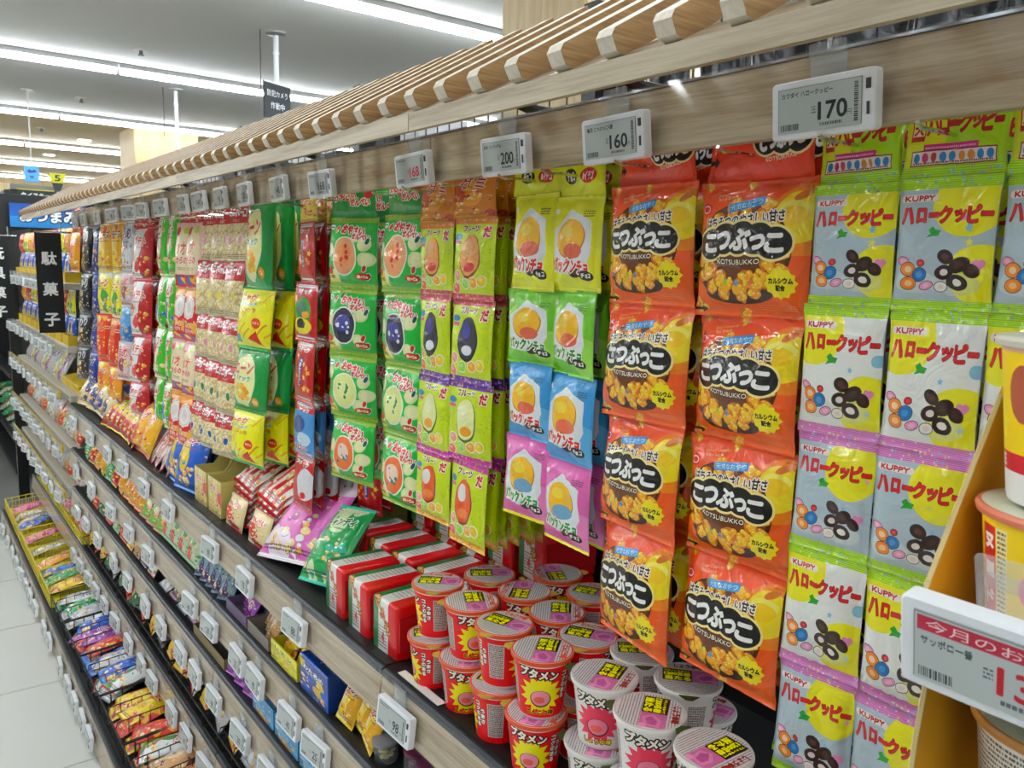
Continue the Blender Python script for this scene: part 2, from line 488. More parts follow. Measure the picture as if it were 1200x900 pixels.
# ---- ceiling poles with cameras
def cam_pole(x, y, zl, lb, sign):
    t = thing('security_camera', lb, 'camera', (x, y, CEIL), group='cameras on ceiling poles')
    b = MB(); b.lathe([(.062, 0), (.062, -.012), (.02, -.018)], 20); part('ceiling_plate', b.build('ceiling_plate', plain('8f9190', .4)), t)
    b = MB(); b.tube([(0, 0, -.01), (0, 0, -zl)], .016, 10); b.tube([(0, 0, -.12), (0, 0, -.13)], .022, 10); part('pole', b.build('pole', plain('cdd2d4', .3)), t)
    b = MB(); b.tube([(-.1, 0, 0), (-.1, 0, -zl * .66)], .003, 5); part('cable', b.build('cable', DARK), t)
    b = MB(); b.box(-.12, .06, -.045, .035, -zl - .06, -zl, 0); part('camera_body', b.build('camera_body', WHITE, bevel=.012), t, (0, 0, 0), (0, math.radians(-18), .5))
    b = MB(); b.lathe([(.025, 0), (.025, .02), (.015, .022)], 14); part('lens', b.build('lens', BLACK), t, (-.11, -.05, -zl - .06), (0, -PI / 2, .4))
    if sign:
        a = Art(96, 80, '20262b')
        a.text('防犯カメラ', 48, 24, 74, 14, 'e8edf0'); a.text('作動中', 48, 50, 50, 15, 'e8edf0'); a.rect(0, 0, 96, 3, 'd8dde0')
        b = MB(); b.box(-.14, .09, -.03, -.022, -zl * .62 - .2, -zl * .62 + .02, 0)
        b.face([(-.14, -.031, -zl * .62 - .2), (.09, -.031, -zl * .62 - .2), (.09, -.031, -zl * .62 + .02), (-.14, -.031, -zl * .62 + .02)], [(0, 0), (1, 0), (1, 1), (0, 1)], 1)
        part('notice_board', b.build('notice_board', [plain('20262b'), printed('camera_notice', a, .35, False)]), t, rot=(0, 0, .45), label='small dark notice board on the pole')
cam_pole(2.0, 5.11, .53, 'white security camera on the nearer ceiling pole, with a dark notice above it', True)
cam_pole(2.0, 7.33, .60, 'white security camera on the farther ceiling pole, by the pillar', False)

# ================================================================== FIXTURE
BAY = [.21, 1.11, 2.01, 2.91, 4.03]
XF = .60                         # plane of the shelf fronts
def shelf_unit(lb, x, y0, y1, zt, depth, fh=.064, rw=.018, face=WOOD, lean=0.0, group='shelves of the snack fixture', channel=True, rail='111214'):
    t = thing('display_shelf', lb, 'shelf', (x, y0, zt), group=group)
    L = y1 - y0 - .003
    b = MB(); b.box(.012, depth, 0.002, L, -.022, -.006); part('shelf_board', b.build('shelf_board', DARK), t)
    b = MB(); b.prism([(-.003, -.012), (-.003, -.003), (.001, .0), (.006, .0), (.006, -.012)], 'y', 0.001, L); part('metal_lip', b.build('metal_lip', plain('30353b', .4, .2)), t)
    b = MB(); b.prism([(.006, -.008), (.006, .003), (.009 + rw, .001), (.009 + rw, -.008)], 'y', 0.001, L); part('black_rail', b.build('black_rail', plain(rail, .5)), t)
    b = MB(); b.prism([(-.006 + lean, -.012), (.004 + lean, -.012), (.004 - lean, -.012 - fh), (-.006 - lean, -.012 - fh)], 'y', 0.002, L); part('fascia_panel', b.build('fascia_panel', face), t)
    if channel:
        b = MB(); b.box(-.0115, -.0095, 0.002, L, -.014 - fh, .004); part('label_channel', b.build('label_channel', CLEAR), t)
    return t
TIERS = [('cup shelf, the top one', .92, XF, .40), ('second shelf from the top', .72, XF, .40), ('third shelf from the top', .543, XF, .40), ('fourth shelf from the top', .298, XF, .38), ('bottom shelf above the floor', .105, .435, .55)]
for k, (nm, zt, x, dp) in enumerate(TIERS):
    for i in range(4):
        bn = ['bay nearest the viewer', 'second bay', 'third bay', 'farthest bay'][i]
        shelf_unit('pale wood fronted shelf, %s, in the %s' % (nm, bn), x, BAY[i], BAY[i + 1], zt, dp, .064 if k < 4 else .088, .034 if k == 0 else .014, lean=.004)
# header fascia
HB = [.16, 1.08, 1.98, 2.88, 4.08]
for i in range(4):
    t = thing('header_rail', 'pale wood header board over the hanging packs, %s' % ['bay nearest the viewer', 'second bay', 'third bay', 'farthest bay'][i], 'header board', (.66, HB[i], 1.695), group='header boards above the hanging packs')
    L = HB[i + 1] - HB[i] - .002
    b = MB(); b.box(0, .012, 0.001, L, 0, .066); part('fascia_panel', b.build('fascia_panel', WOOD), t)
    b = MB(); b.box(-.006, -.004, .001, L, -.003, .07); b.box(-.006, 0, .001, L, -.003, -.001); part('label_channel', b.build('label_channel', CLEAR), t)
    b = MB(); b.box(-.003, .02, .001, L, .0665, .069); part('metal_lip', b.build('metal_lip', STEEL), t)
    b = MB()
    for y in (.05, L - .05): b.box(.02, .36, y - .006, y + .006, .02, .05)
    part('bracket', b.build('bracket', BLACK), t)
# frame with back panel, posts and wire grid
for i in range(4):
    y0, y1 = BAY[i], BAY[i + 1]
    t = thing('gondola_frame', 'dark back frame with wire grid behind the packs, %s' % ['bay nearest the viewer', 'second bay', 'third bay', 'farthest bay'][i], 'shelf frame', (1.02, y0, 0), group='back frames of the snack fixture')
    b = MB(); b.box(0, .02, .004, y1 - y0 - .004, .02, 1.66); part('back_panel', b.build('back_panel', plain('1b1b1c', .7)), t)
    b = MB(); b.box(-.02, .03, -.018, .018, 0, 2.03)
    part('upright', b.build('upright', BLACK), t)
    b = MB(); y = .03
    while y < y1 - y0: b.tube([(.0, y, 1.64), (.0, y, 2.03)], .0016, 5); y += .05
    for z in (1.70, 2.02): b.tube([(.003, 0.02, z), (.003, y1 - y0 - .02, z)], .002, 5)
    part('wire_grid', b.build('wire_grid', BLACK), t)
# slatted canopy
A30 = math.radians(30)
def rot30(a, n): return (a * math.cos(A30) - n * math.sin(A30), a * math.sin(A30) + n * math.cos(A30))
poly = [rot30(*p) for p in ((.004, 0), (-.003, .007), (-.003, .019), (.003, .023), (.217, .023), (.217, 0))]
b = MB(); b.prism(poly, 'y', 0, .018, 0, 1); slat_me = b.build('slat', [WOODX, RAW])
for i in range(5):
    y0 = -.1 + .9 * i; n = 15 if i < 4 else 9
    t = thing('slat_canopy', 'sloping canopy of pale wood slats over the packs, %s' % (['nearest section', 'second section', 'third section', 'fourth section', 'farthest section'][i]), 'canopy', (.463, y0, EYE + .163), group='slatted canopy sections')
    L = .06 * n
    b = MB(); b.prism([(-.003, -.019), (-.003, .0), rot30(.036, 0), (.03, .009), (.004, -.019)], 'y', 0, L - .0015, 0); part('front_board', b.build('front_board', wood('canopy_board', '9c8b70', 'c6b89e')), t)
    b = MB(); b.prism([rot30(.18, 0), rot30(.21, 0), rot30(.21, -.02), rot30(.18, -.02)], 'y', 0, L - .0015, 0); part('rear_board', b.build('rear_board', WOOD), t)
    for j in range(n): part('slat', slat_me, t, (0, .036 + .06 * j, 0))
    for y in (.1, L - .1):
        b = MB(); b.tube([(.15, y, .07), (.25, y, .05), (.55, y, .05)], .008, 8); part('support_arm', b.build('support_arm', BLACK), t)

# ================================================================== PRICE TAGS
def tag_art(price, top='', red=False, style=0, banner=''):
    a = Art(176, 84, 'b9bfbe')
    ink = 'b01c34' if red else '30363a'
    a.rect(0, 0, 176, 1.5, '8a9090'); a.rect(0, 0, 1.5, 84, '8a9090')
    y = 6
    if banner:
        a.rect(4, 4, 168, 18, 'b0384e'); a.text(banner, 88, 13, 150, 13, 'e9dde0'); y = 26
    if top: a.text(top, 8 + 4.6 * len(top), y + 7, 9.2 * len(top), 10, '4a5052', bold=.2)
    else: a.lines(6, y, 60, 1, 8, '4a5052', style + 3)
    a.text(price, 118, 50, 24 * len(price) * .82, 32, ink, bold=1.0)
    a.lines(74, 40, 10, 3, 5, '50565a', style); a.lines(92, 72, 46, 1, 7, '50565a', style + 9, .8)
    a.text('円', 152, 60, 9, 10, '50565a')
    r = random.Random(style)
    x = 6
    while x < 44: w = r.choice((1, 1.5, 2.5)); a.rect(x, 68, w, 12, '3a4042'); x += w + r.choice((1, 1.5))
    yv = 8
    while yv < 76: w = r.choice((1, 1.5, 2.5)); a.rect(162, yv, 8, w, '3a4042'); yv += w + r.choice((1, 1.5))
    return a
_tagm = {}
b = MB(); b.prism(rrect(.097, .049, .004), 'x', -.006, .006, 0); body_me = b.build('tag_case', plain('f0f4f9', .35, var=.01), bevel=.0012, seg=1)
b = MB(); b.box(-.0005, 0, -.004, .004, -.002, .002); 
b = MB(); b.prism(rrect(.034, .03, .002, 2), 'x', -.001, .001); b.prism(rrect(.03, .006, .001, 1), 'x', .001, .005); clip_me = b.build('clear_clip', CLEARW)
b = MB(); b.box(-.0068, -.006, -.0445, -.0405, .008, .016); b.box(-.0068, -.006, -.0436, -.0414, -.012, -.002); dot_me = b.build('side_mark', plain('3b4146'))
def tag_mesh(key, art):
    if key not in _tagm:
        b = MB(); b.box(-.0072, -.006, -.037, .041, -.0185, .0185, 0, 1)
        _tagm[key] = b.build('tag_screen', [plain('8a9090'), printed('price_screen_' + key, art, .3, False)])
    return _tagm[key]
def price_tag(loc, lb, key, art, tilt=8, roll=0, yaw=0, group='electronic price tags', s=1):
    t = thing('price_tag', lb, 'price tag', loc, (math.radians(roll), math.radians(tilt), math.radians(yaw)), group)
    t.scale = (s, s, s)
    case = part('tag_case', body_me, t); part('tag_screen', tag_mesh(key, art() if key not in _tagm else None), case)
    part('side_mark', dot_me, case); part('clear_clip', clip_me, t, (.004, 0, .038), (0, math.radians(-8), 0))
    return t
near = {0: ('170', '170', 'カワダイ ハロークッピー', 0), 1: ('160', '160', '亀田 こつぶっこ4連', 0), 2: ('200', '200', '森永 パックンチョ', 0), 3: ('168r', '168', '', 1), 4: ('168', '168', '', 0)}
TOPY = [.414, .667, .868, 1.10, 1.432, 1.639, 1.84, 2.006, 2.176, 2.32, 2.547, 2.768, 2.94, 3.199, 3.47, 3.74, 3.93]
for i, y in enumerate(TOPY):
    if i in near:
        k, p, tp, rd = near[i]
        lb = 'white electronic price tag reading %s, %s' % (p, ['above the lime and white sweets strips', 'above the orange honey snack strips', 'above the biscuit ball strips', 'in red digits above the lime fruit sweets', 'in black digits above the green cracker strips'][i])
        price_tag((.644, y, EYE + .143), lb, k, (lambda p=p, tp=tp, rd=rd, i=i: tag_art(p, tp, bool(rd), i)), tilt=-6, roll=random.uniform(-1.5, 1.5), group='price tags on the header boards')
    else:
        k = ['a128', 'a98', 'a148'][i % 3]
        price_tag((.644, y, EYE + .147), 'white electronic price tag on the header board, %s from the near end' % ORD[i], k, (lambda k=k: tag_art(k[1:], '', False, 5)), tilt=-6, roll=random.uniform(-2, 2), yaw=random.uniform(-6, 10), group='price tags on the header boards')
TY = {
 0: ('cup shelf front', .873, [1.03, 1.429, 1.704, 1.95, 2.324, 2.602, 2.882, 3.125, 3.442, 3.809], {0: '98', 1: '88', 2: '78', 3: '88'}),
 1: ('second shelf front', .664, [1.334, 1.461, 1.652, 1.767, 1.973, 2.138, 2.581, 2.831, 3.113, 3.46, 3.788], {0: '25', 1: '40', 2: '40'}),
 2: ('third shelf front', .479, [1.583, 1.76, 1.954, 2.111, 2.246, 2.452, 2.64, 2.882, 3.099, 3.385, 3.615, 3.806], {0: '30', 1: '30'}),
 3: ('fourth shelf front', .243, [1.905, 2.05, 2.22, 2.368, 2.593, 2.729, 2.911, 3.125, 3.309, 3.476, 3.63, 3.806, 3.96], {}),
 4: ('floor shelf front', .048, [2.716, 2.839, 2.976, 3.116, 3.28, 3.531, 3.673, 3.921, 4.08, 4.224, 4.4, 4.572, 4.75, 4.95, 5.2], {})}
for k, (nm, z, ys, pr) in TY.items():
    seen = {}
    for i, y in enumerate(ys):
        p = pr.get(i)
        key = 's' + (p or ['35', '20', '48'][i % 3])
        lb = 'white electronic price tag on the %s, %s from the near end' % (nm, ORD[i])
        if p: lb += ', reading ' + p
        x = (.585 if k < 4 else .42) - .006
        price_tag((x, y, z), lb, key, (lambda key=key: tag_art(key[1:], '', False, 11)), tilt=6, roll=random.uniform(-2, 2), yaw=random.uniform(-3, 4), group='price tags on the ' + nm)

# ================================================================== PACK ARTWORK
def art_honey():
    a = Art(320, 320, 'f0641c'); a.vgrad(0, 320, 'ee5c1a', 'f4701e')
    a.ell(300, 95, 75, 80, 'f2a41c', al=.6); a.ell(290, 90, 52, 58, 'e8d21c'); a.ell(282, 72, 34, 20, 'f6e67a'); a.ell(282, 86, 30, 22, 'e9c62a')
    a.ell(296, 40, 20, 9, 'c9782a', -30); a.rect(292, 22, 26, 4, 'c9782a')
    a.ell(150, 168, 138, 118, '4a2a10'); a.ell(150, 164, 130, 108, '6b3d14'); a.ell(152, 262, 96, 24, '3a2210')
    r = random.Random(3)
    for i in range(34):
        an = 2 * PI * i / 17; d = 112 if i < 17 else 84
        x, y = 150 + d * math.cos(an) * 1.08, 168 + d * math.sin(an) * .86
        a.snack(x + r.uniform(-5, 5), y + r.uniform(-4, 4), r.uniform(17, 22), 8, i)
    for x, y in ((222, 62), (120, 62), (178, 226), (210, 236), (60, 212), (100, 226), (262, 214)): a.snack(x, y, 24, 10, int(x))
    for x, y, c in ((118, 250, 'f7b32b'), (150, 252, 'f7b32b')): a.ell(x, y, 11, 13, c); a.ell(x, y - 14, 5, 7, '3a9fd0' if x > 120 else '9cc23a')
    a.snack(24, 292, 20, 9, 77); a.snack(150, 312, 22, 9, 78); a.snack(24, 8, 15, 8, 79); a.snack(150, 6, 18, 8, 80)
    a.poly([(0, 300), (26, 300), (26, 294), (40, 303), (26, 312), (26, 306), (0, 306)], '1c1410')
    a.poly([(14, 56), (30, 48), (46, 56), (46, 74), (30, 82), (14, 74)], 'd02030'); a.ell(30, 65, 12, 10, 'f4e6e6'); a.ell(30, 65, 9, 7, 'd02030')
    a.poly([(104, 56), (204, 40), (207, 60), (107, 76)], '3f9ad2'); a.text('元気なおやつ', 156, 58, 88, 14, 'f4f8fa', rot=-9)
    a.text('Enjoy! Crunchy', 100, 30, 70, 8, 'f7d9b0', rot=-9); a.text('Rice Snack', 96, 40, 56, 8, 'f7d9b0', rot=-9)
    a.text('はちみつのやさしい甘さ', 152, 92, 226, 25, '241a16', [(3, 'f2ece2')], bold=.8, rot=-4)
    for x, y, rx, ry in ((62, 148, 42, 36), (108, 136, 44, 36), (156, 134, 40, 38), (202, 136, 42, 36), (246, 146, 42, 36)): a.ell(x, y, rx + 6, ry + 6, 'f3e2a0')
    for x, y, rx, ry in ((62, 148, 42, 36), (108, 136, 44, 36), (156, 134, 40, 38), (202, 136, 42, 36), (246, 146, 42, 36)): a.ell(x, y, rx, ry, '17120f')
    for ch, x, y, s in (('こ', 60, 146, 42), ('つ', 106, 140, 42), ('ぶ', 156, 138, 50), ('っ', 203, 144, 34), ('こ', 246, 146, 42)):
        a.text(ch, x, y, s, s * .9, 'f6f6f4', bold=3.2)
    a.text('KOTSUBUKKO', 152, 190, 130, 11, 'f0ead8', [(2, '2a1a10')], bold=.4, arc=-3)
    a.star(268, 236, 36, 'f4dc2c', 12, .86); a.text('カルシウム', 268, 230, 54, 12, '2a2018', bold=.9); a.text('配合', 268, 246, 22, 12, '2a2018', bold=.9)
    a.lines(200, 286, 96, 3, 5, 'f8b890', 4, .3)
    for x in range(0, 320, 5): a.rect(x, 318, 3, 1.2, 'd84c14'); a.rect(x, 0, 3, 1, 'd84c14')
    return a

def art_hello(kind, top, bot):
    W, H = 240, 300
    grey = kind in 'AC'
    a = Art(W, H, 'b9c9d2' if grey else 'eef1ee')
    if kind == 'A': a.ell(178, 60, 84, 72, 'e2de14'); a.ell(215, 215, 74, 66, 'e2de14')
    if kind == 'B': a.ell(40, 62, 90, 76, 'e2de14'); a.ell(205, 222, 80, 70, 'e2de14'); a.ell(232, 118, 16, 14, '9cc8dc')
    if kind == 'C': a.ell(176, 78, 78, 74, 'e2de14')
    r = random.Random(ord(kind))
    for i in range(5): a.star(r.uniform(150, 230), r.uniform(60, 250), r.uniform(7, 11), r.choice(['e8a8d0', '8fc4e2', 'e6e070']), 5, .5)
    a.ell(206, 190, 8, 8, 'e49ac4'); a.ell(218, 190, 8, 8, 'e49ac4'); a.poly([(199, 194), (225, 194), (212, 210)], 'e49ac4')
    a.poly([(14, 38), (98, 38), (98, 54), (14, 54)], 'f4ecea'); a.ell(14, 46, 8, 8, 'f4ecea'); a.ell(98, 46, 8, 8, 'f4ecea')
    a.text('KUPPY', 56, 46, 76, 11, 'b01c24', bold=.8)
    x = 28
    for ch, w, h in (('ハ', 38, 36), ('ロ', 26, 30), ('ー', 30, 8), ('ク', 36, 36), ('ッ', 28, 26), ('ピ', 34, 38), ('ー', 26, 8)):
        a.text(ch, x, 84 + (3 if ch == 'ッ' else 0), w * .8, h * .95, 'c8202a', [(1, '6a1014')], bold=2.0); x += {'ハ': 36, 'ロ': 32, 'ク': 34, 'ッ': 32, 'ピ': 28, 'ー': 30}[ch]
    a.poly([(84, 116), (96, 108), (104, 116), (118, 118), (112, 130), (98, 130), (82, 134), (90, 124)], '2e9a3c')
    # round pressed sweets seen through the clear window (the mascots of the real pack are left out)
    a.ell(60, 232, 56, 26, 'd8dfdc', al=.6); a.ell(160, 236, 60, 26, 'd8dfdc', al=.6)
    def sweet(x, y, rx, ry, c, d, rot=0): a.ell(x, y, rx + 1.5, ry + 1.5, '3a2a20', rot); a.ell(x, y, rx, ry, c, rot); a.ell(x, y, rx * .5, ry * .5, d, rot)
    sweet(24, 186, 17, 9, 'e8a4c8', 'f0c4da', 10); sweet(92, 240, 17, 9, 'e8a4c8', 'f0c4da', -14); sweet(40, 204, 20, 15, 'e08a30', 'f2d6b0', 8); sweet(72, 216, 19, 15, '2878b4', '5a9ccc', -10); sweet(44, 236, 20, 14, 'e08a30', 'f0c890', 4); sweet(76, 190, 9, 7, 'c02830', 'd85058')
    sweet(136, 176, 20, 14, '35201c', '5a3c30', 20); sweet(170, 194, 24, 15, '35201c', '4a2e24', -22); sweet(134, 210, 21, 15, '35201c', 'e8e0dc', -8); sweet(166, 232, 24, 16, '35201c', 'f0ece6', 10); sweet(198, 206, 18, 13, '35201c', '4a2e24', 30); sweet(128, 242, 15, 11, 'f0ece6', 'e8dcd8')
    col = {'g': ('a6d22e', ('8fc4e2', 'c8a0d8', 'e4ea8a')), 'p': ('d68cc4', ('8fc4e2', 'f2e26a', 'f4dcec'))}
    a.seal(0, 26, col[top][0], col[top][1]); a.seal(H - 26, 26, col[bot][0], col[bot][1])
    return a

def art_hello_top():
    W, H = 240, 130
    a = Art(W, H, 'a9cf24'); a.poly([(0, 0), (130, 0), (70, 130), (0, 130)], 'd2d81e')
    a.rect(14, 26, 34, 38, 'a8202a'); a.rect(17, 29, 28, 26, 'ecdfc0'); a.text('大', 31, 42, 22, 20, 'a8202a', bold=1.4)
    x = 66
    for ch, w, h in (('ハ', 30, 30), ('ロ', 22, 26), ('ー', 22, 7), ('ク', 28, 30), ('ッ', 22, 20), ('ピ', 26, 32), ('ー', 18, 7)):
        a.text(ch, x, 38, w, h, 'a81e2c', bold=2.2); x += {'ハ': 28, 'ロ': 26, 'ク': 27, 'ッ': 25, 'ピ': 22, 'ー': 24}[ch]
    a.rect(50, 70, 130, 14, 'c8388a'); a.lines(54, 75, 120, 1, 6, 'f4d8ea', 3)
    a.rect(18, 80, 204, 26, '7a2430'); a.rect(20, 82, 200, 22, 'efe0e0')
    r = random.Random(8)
    for i in range(9): a.ell(32 + i * 22, 92, 8, 8, r.choice(['c8883a', '3a8ac0', 'c03c80', 'b8485a', 'd8a050']))
    a.lines(24, 100, 190, 1, 5, '40202a', 6)
    a.seal(H - 22, 22, 'a6d22e', ('8fc4e2', 'c8a0d8'))
    return a

def logo_pakkun(a, x, y, w, c='c8202a'):
    a.text('パックンチョ', x, y, w, w * .26, c, [(3.2, 'f6f2ea')], bold=1.6, rot=3)
def art_pakkun(base, lite, bot=None, logo='c8202a', seed=1):
    W, H = 200, 250; a = Art(W, H, base)
    a.ell(170, 190, 50, 60, lite, al=.6); a.ell(20, 100, 36, 60, lite, al=.5)
    a.poly([(90, 34), (168, 66), (178, 150), (150, 208), (26, 200), (18, 90)], 'e9edf0')
    # filled biscuit balls stand in for the cartoon figure
    a.ell(96, 112, 58, 52, 'b87818'); a.ell(94, 109, 56, 50, 'eeb81e'); a.ell(82, 92, 26, 16, 'f6d458'); a.ell(108, 142, 40, 20, 'd8745a' if base != 'e07ab8' else '7fa8c4')
    a.ell(42, 176, 20, 16, 'b87c3a'); a.ell(42, 176, 11, 8, '3a2016'); a.ell(118, 198, 22, 14, '3a2016'); a.ell(112, 194, 14, 7, '5a3424')
    a.ell(20, 38, 9, 7, 'f4f0e8'); a.lines(140, 40, 40, 3, 6, '40403a', seed)
    logo_pakkun(a, 96, 182, 140, logo)
    a.ell(158, 206, 26, 13, '201814', 8); a.text('チョコ', 158, 206, 32, 12, 'f4f0ea', bold=1)
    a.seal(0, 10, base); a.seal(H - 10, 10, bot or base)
    return a
def art_pakkun_top():
    a = Art(200, 110, 'd9dc1a'); a.text('パックンチョ', 96, 34, 130, 30, 'c8202a', [(3, 'f6f2ea')], bold=1.5)
    a.ell(66, 76, 30, 12, '201814'); a.text('チョコ', 66, 76, 36, 14, 'f0eae0', bold=1); a.ell(140, 76, 30, 12, 'c83040'); a.text('&イチゴ', 140, 76, 40, 14, 'f4eae8', bold=1)
    a.ell(178, 40, 18, 18, 'b8924a'); a.poly([(6, 40), (24, 20), (30, 50)], '2f9a5a'); return a

def art_gummy(top, bot, hue, seed):
    W, H = 200, 250; a = Art(W, H, 'c3d61c'); r = random.Random(seed)
    for i in range(60): a.ell(r.uniform(0, W), r.uniform(0, H), 1.4, 1.4, '6a8a1c')
    a.ell(100, 118, 48, 66, hue[1]); a.ell(98, 114, 44, 62, hue[0]); a.ell(86, 92, 22, 26, hue[2]); a.ell(100, 150, 24, 15, hue[3])
    for x, y, c in ((38, 176, 'e8a0a0'), (80, 200, '9ed45a'), (124, 196, 'f0a83a'), (160, 190, 'f0c83a'), (30, 214, 'e46a6a')): a.ell(x, y, 20, 18, 'f4f4ea'); a.ell(x, y, 17, 15, c); a.ell(x - 4, y - 4, 8, 6, 'f6f0c8', al=.5)
    a.text('フルーツ', 92, 34, 80, 18, '7a3a18', [(2, 'f2f2e0')], bold=1); a.text('だ', 168, 44, 28, 30, 'c02838', [(3, 'f6efe4')], bold=2)
    a.ell(30, 58, 20, 10, '2a88b8'); a.rect(8, 70, 40, 10, 'd86aa8')
    for y, hgt, c in ((0, 20, top), (H - 20, 20, bot)):
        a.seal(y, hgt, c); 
        for i in range(22): a.ell(r.uniform(0, W), y + r.uniform(2, hgt - 2), 4, 3.4, r.choice(['f0d8e8', 'e24a5a', 'f0d070']), al=.6)
    return a

def art_veg(c0, seed, extra):
    W, H = 220, 240; a = Art(W, H, '1fae46'); r = random.Random(seed)
    for i in range(7):
        x, y = r.choice([(180, 90), (196, 140), (26, 110), (30, 70), (176, 180), (60, 196), (150, 60)]); a.ell(x + r.uniform(-8, 8), y, 22, 24, 'dfe6b4'); a.ell(x, y, 17, 18, 'eef0c4')
    a.ell(104, 130, 60, 66, 'f4f4ec'); a.ell(104, 130, 55, 61, c0[0]); a.ell(104, 122, 34, 30, c0[1], al=.8)
    for i in range(7): a.ell(r.uniform(74, 134), r.uniform(96, 166), r.uniform(4, 8), r.uniform(3, 7), c0[2], r.uniform(0, 90))
    a.ell(22, 34, 16, 9, 'f0f0ea'); a.rect(12, 31, 20, 4, '6a5a9a')
    a.text('おやさい', 132, 44, 100, 27, 'd02c3a', [(3, 'f6f2ea')], bold=1.6, rot=6); a.text('せんべい', 168, 66, 70, 18, 'c8303a', [(2.4, 'f6f2ea')], bold=1.2, rot=6)
    for x, y, c in ((56, 40, 'd8402c'), (76, 26, '1d6e3a'), (196, 80, '1a5a5c'), (190, 170, 'c8303a'), (200, 196, '1a4a3c')): a.ell(x, y, 8, 13, 'eef2e0', 20); a.ell(x, y, 6, 11, c, 20)
    a.poly([(8, 188), (52, 180), (60, 216), (14, 220)], 'e8d81e'); a.ell(28, 178, 16, 14, 'c83030'); a.text('無添加', 34, 200, 34, 11, '304a1c', bold=.6); a.ell(180, 196, 28, 12, 'b83a2c'); a.text('鉄+Ca', 180, 196, 40, 10, 'f4e8c0', bold=.6)
    for y in (0, H - 20):
        a.rect(0, y, W, 20, '3f9a34')
        x = 1
        while x < W: a.rect(x, y + 1, 2, 18, 'd4dc4a'); x += 4.6
    return a
def art_veg_top():
    a = Art(220, 120, '178c3c'); a.text('おやさい', 80, 44, 110, 32, 'c8303c', [(3, 'eee8dc')], bold=1.8, rot=-3); a.text('せんべい', 156, 66, 90, 24, 'c8303c', [(3, 'eee8dc')], bold=1.5); a.ell(196, 40, 18, 16, 'b8303c')
    a.lines(10, 14, 190, 1, 6, 'a8c84a', 2)
    return a

def art_red(seed, pic, band='d8dce0'):
    W, H = 150, 240; a = Art(W, H, 'b4141e'); r = random.Random(seed)
    a.rect(20, 10, 116, 12, band); a.lines(24, 13, 108, 1, 7, '50303a', seed); a.text('スナック', 74, 36, 96, 18, 'f6ecec', [(2, '7a0c14')], bold=1.2)
    if pic == 'gold':
        for i in range(12): a.star(r.uniform(12, 138), r.uniform(70, 200), 13, r.choice(['e8b030', 'd89020', 'f0c850']), 5, .5, r.uniform(0, 3))
        a.rect(62, 70, 24, 100, '2a4a9a'); a.vtext('うまみのおかし', 74, 80, 13, 14.5, 'f4f0f0', bold=1)
    if pic == 'green': a.ell(74, 120, 52, 62, '4a9a3a'); a.ell(70, 110, 34, 34, '2e7a60'); a.ell(74, 176, 56, 34, 'e4d81e'); a.ell(70, 166, 30, 20, '1c1e22'); a.ell(100, 130, 18, 14, 'e8a828')
    if pic == 'blue': a.rect(0, 44, W, 190, '5a9ad0'); a.ell(60, 100, 44, 40, '1e4f8c'); a.ell(96, 160, 44, 30, 'c8dcea'); a.text('ラムネ', 70, 200, 84, 22, 'c02838', [(2, 'f4f4f4')], bold=1.4)
    if pic == 'white': a.ell(110, 120, 52, 70, 'e4e2e6'); a.ell(104, 170, 16, 14, 'c82838')
    a.rect(16, H - 20, 118, 8, band)
    return a

def art_corn():
    W, H = 200, 260; a = Art(W, H, '12924a'); a.ell(90, 134, 74, 108, 'eef0c8'); a.ell(90, 130, 66, 98, 'f2efb0')
    a.text('コーン', 86, 84, 120, 44, 'd8642a', [(3.4, 'f6f4e0')], bold=2.2, rot=-4); a.text('スナック', 88, 124, 96, 20, '2a8a6a', [(2, 'f6f6e8')], bold=1)
    r = random.Random(2)
    for i in range(18): a.ell(r.uniform(50, 130), r.uniform(145, 205), 13, 11, r.choice(['f0c040', 'e8a028', 'f6d468'])); 
    a.ell(164, 214, 15, 17, 'e89a1c'); a.text('Ca', 164, 214, 15, 12, 'f6f0d8', bold=.8); a.seal(0, 12, '12924a'); a.seal(H - 12, 12, '12924a'); return a
def art_stickc():
    W, H = 200, 260; a = Art(W, H, 'ece41c'); r = random.Random(4)
    for i in range(18): x, y = r.uniform(0, 190), r.uniform(60, 230); a.poly([(x, y), (x + 34, y - 46), (x + 39, y - 43), (x + 5, y + 4)], r.choice(['d8a028', 'e4b43a', 'f2d860']))
    a.text('じゃが', 78, 44, 100, 26, 'd0562a', [(2.4, 'f6f4c8')], bold=1.5); a.text('スティック', 84, 74, 100, 16, '6ab0b8', [(2, 'f4f4e0')], bold=1); a.text('コーン味', 96, 98, 84, 18, 'c8a01c', bold=1.2)
    a.ell(150, 150, 22, 22, 'd84a20'); a.text('サクッ', 150, 150, 32, 11, 'f6eccc', bold=.7); a.poly([(110, 214), (150, 180), (176, 240)], 'c83a24'); a.rect(0, 200, 60, 34, '4aa0a0'); a.seal(0, 10, '2aa060'); a.seal(H - 12, 12, '2aa060'); return a

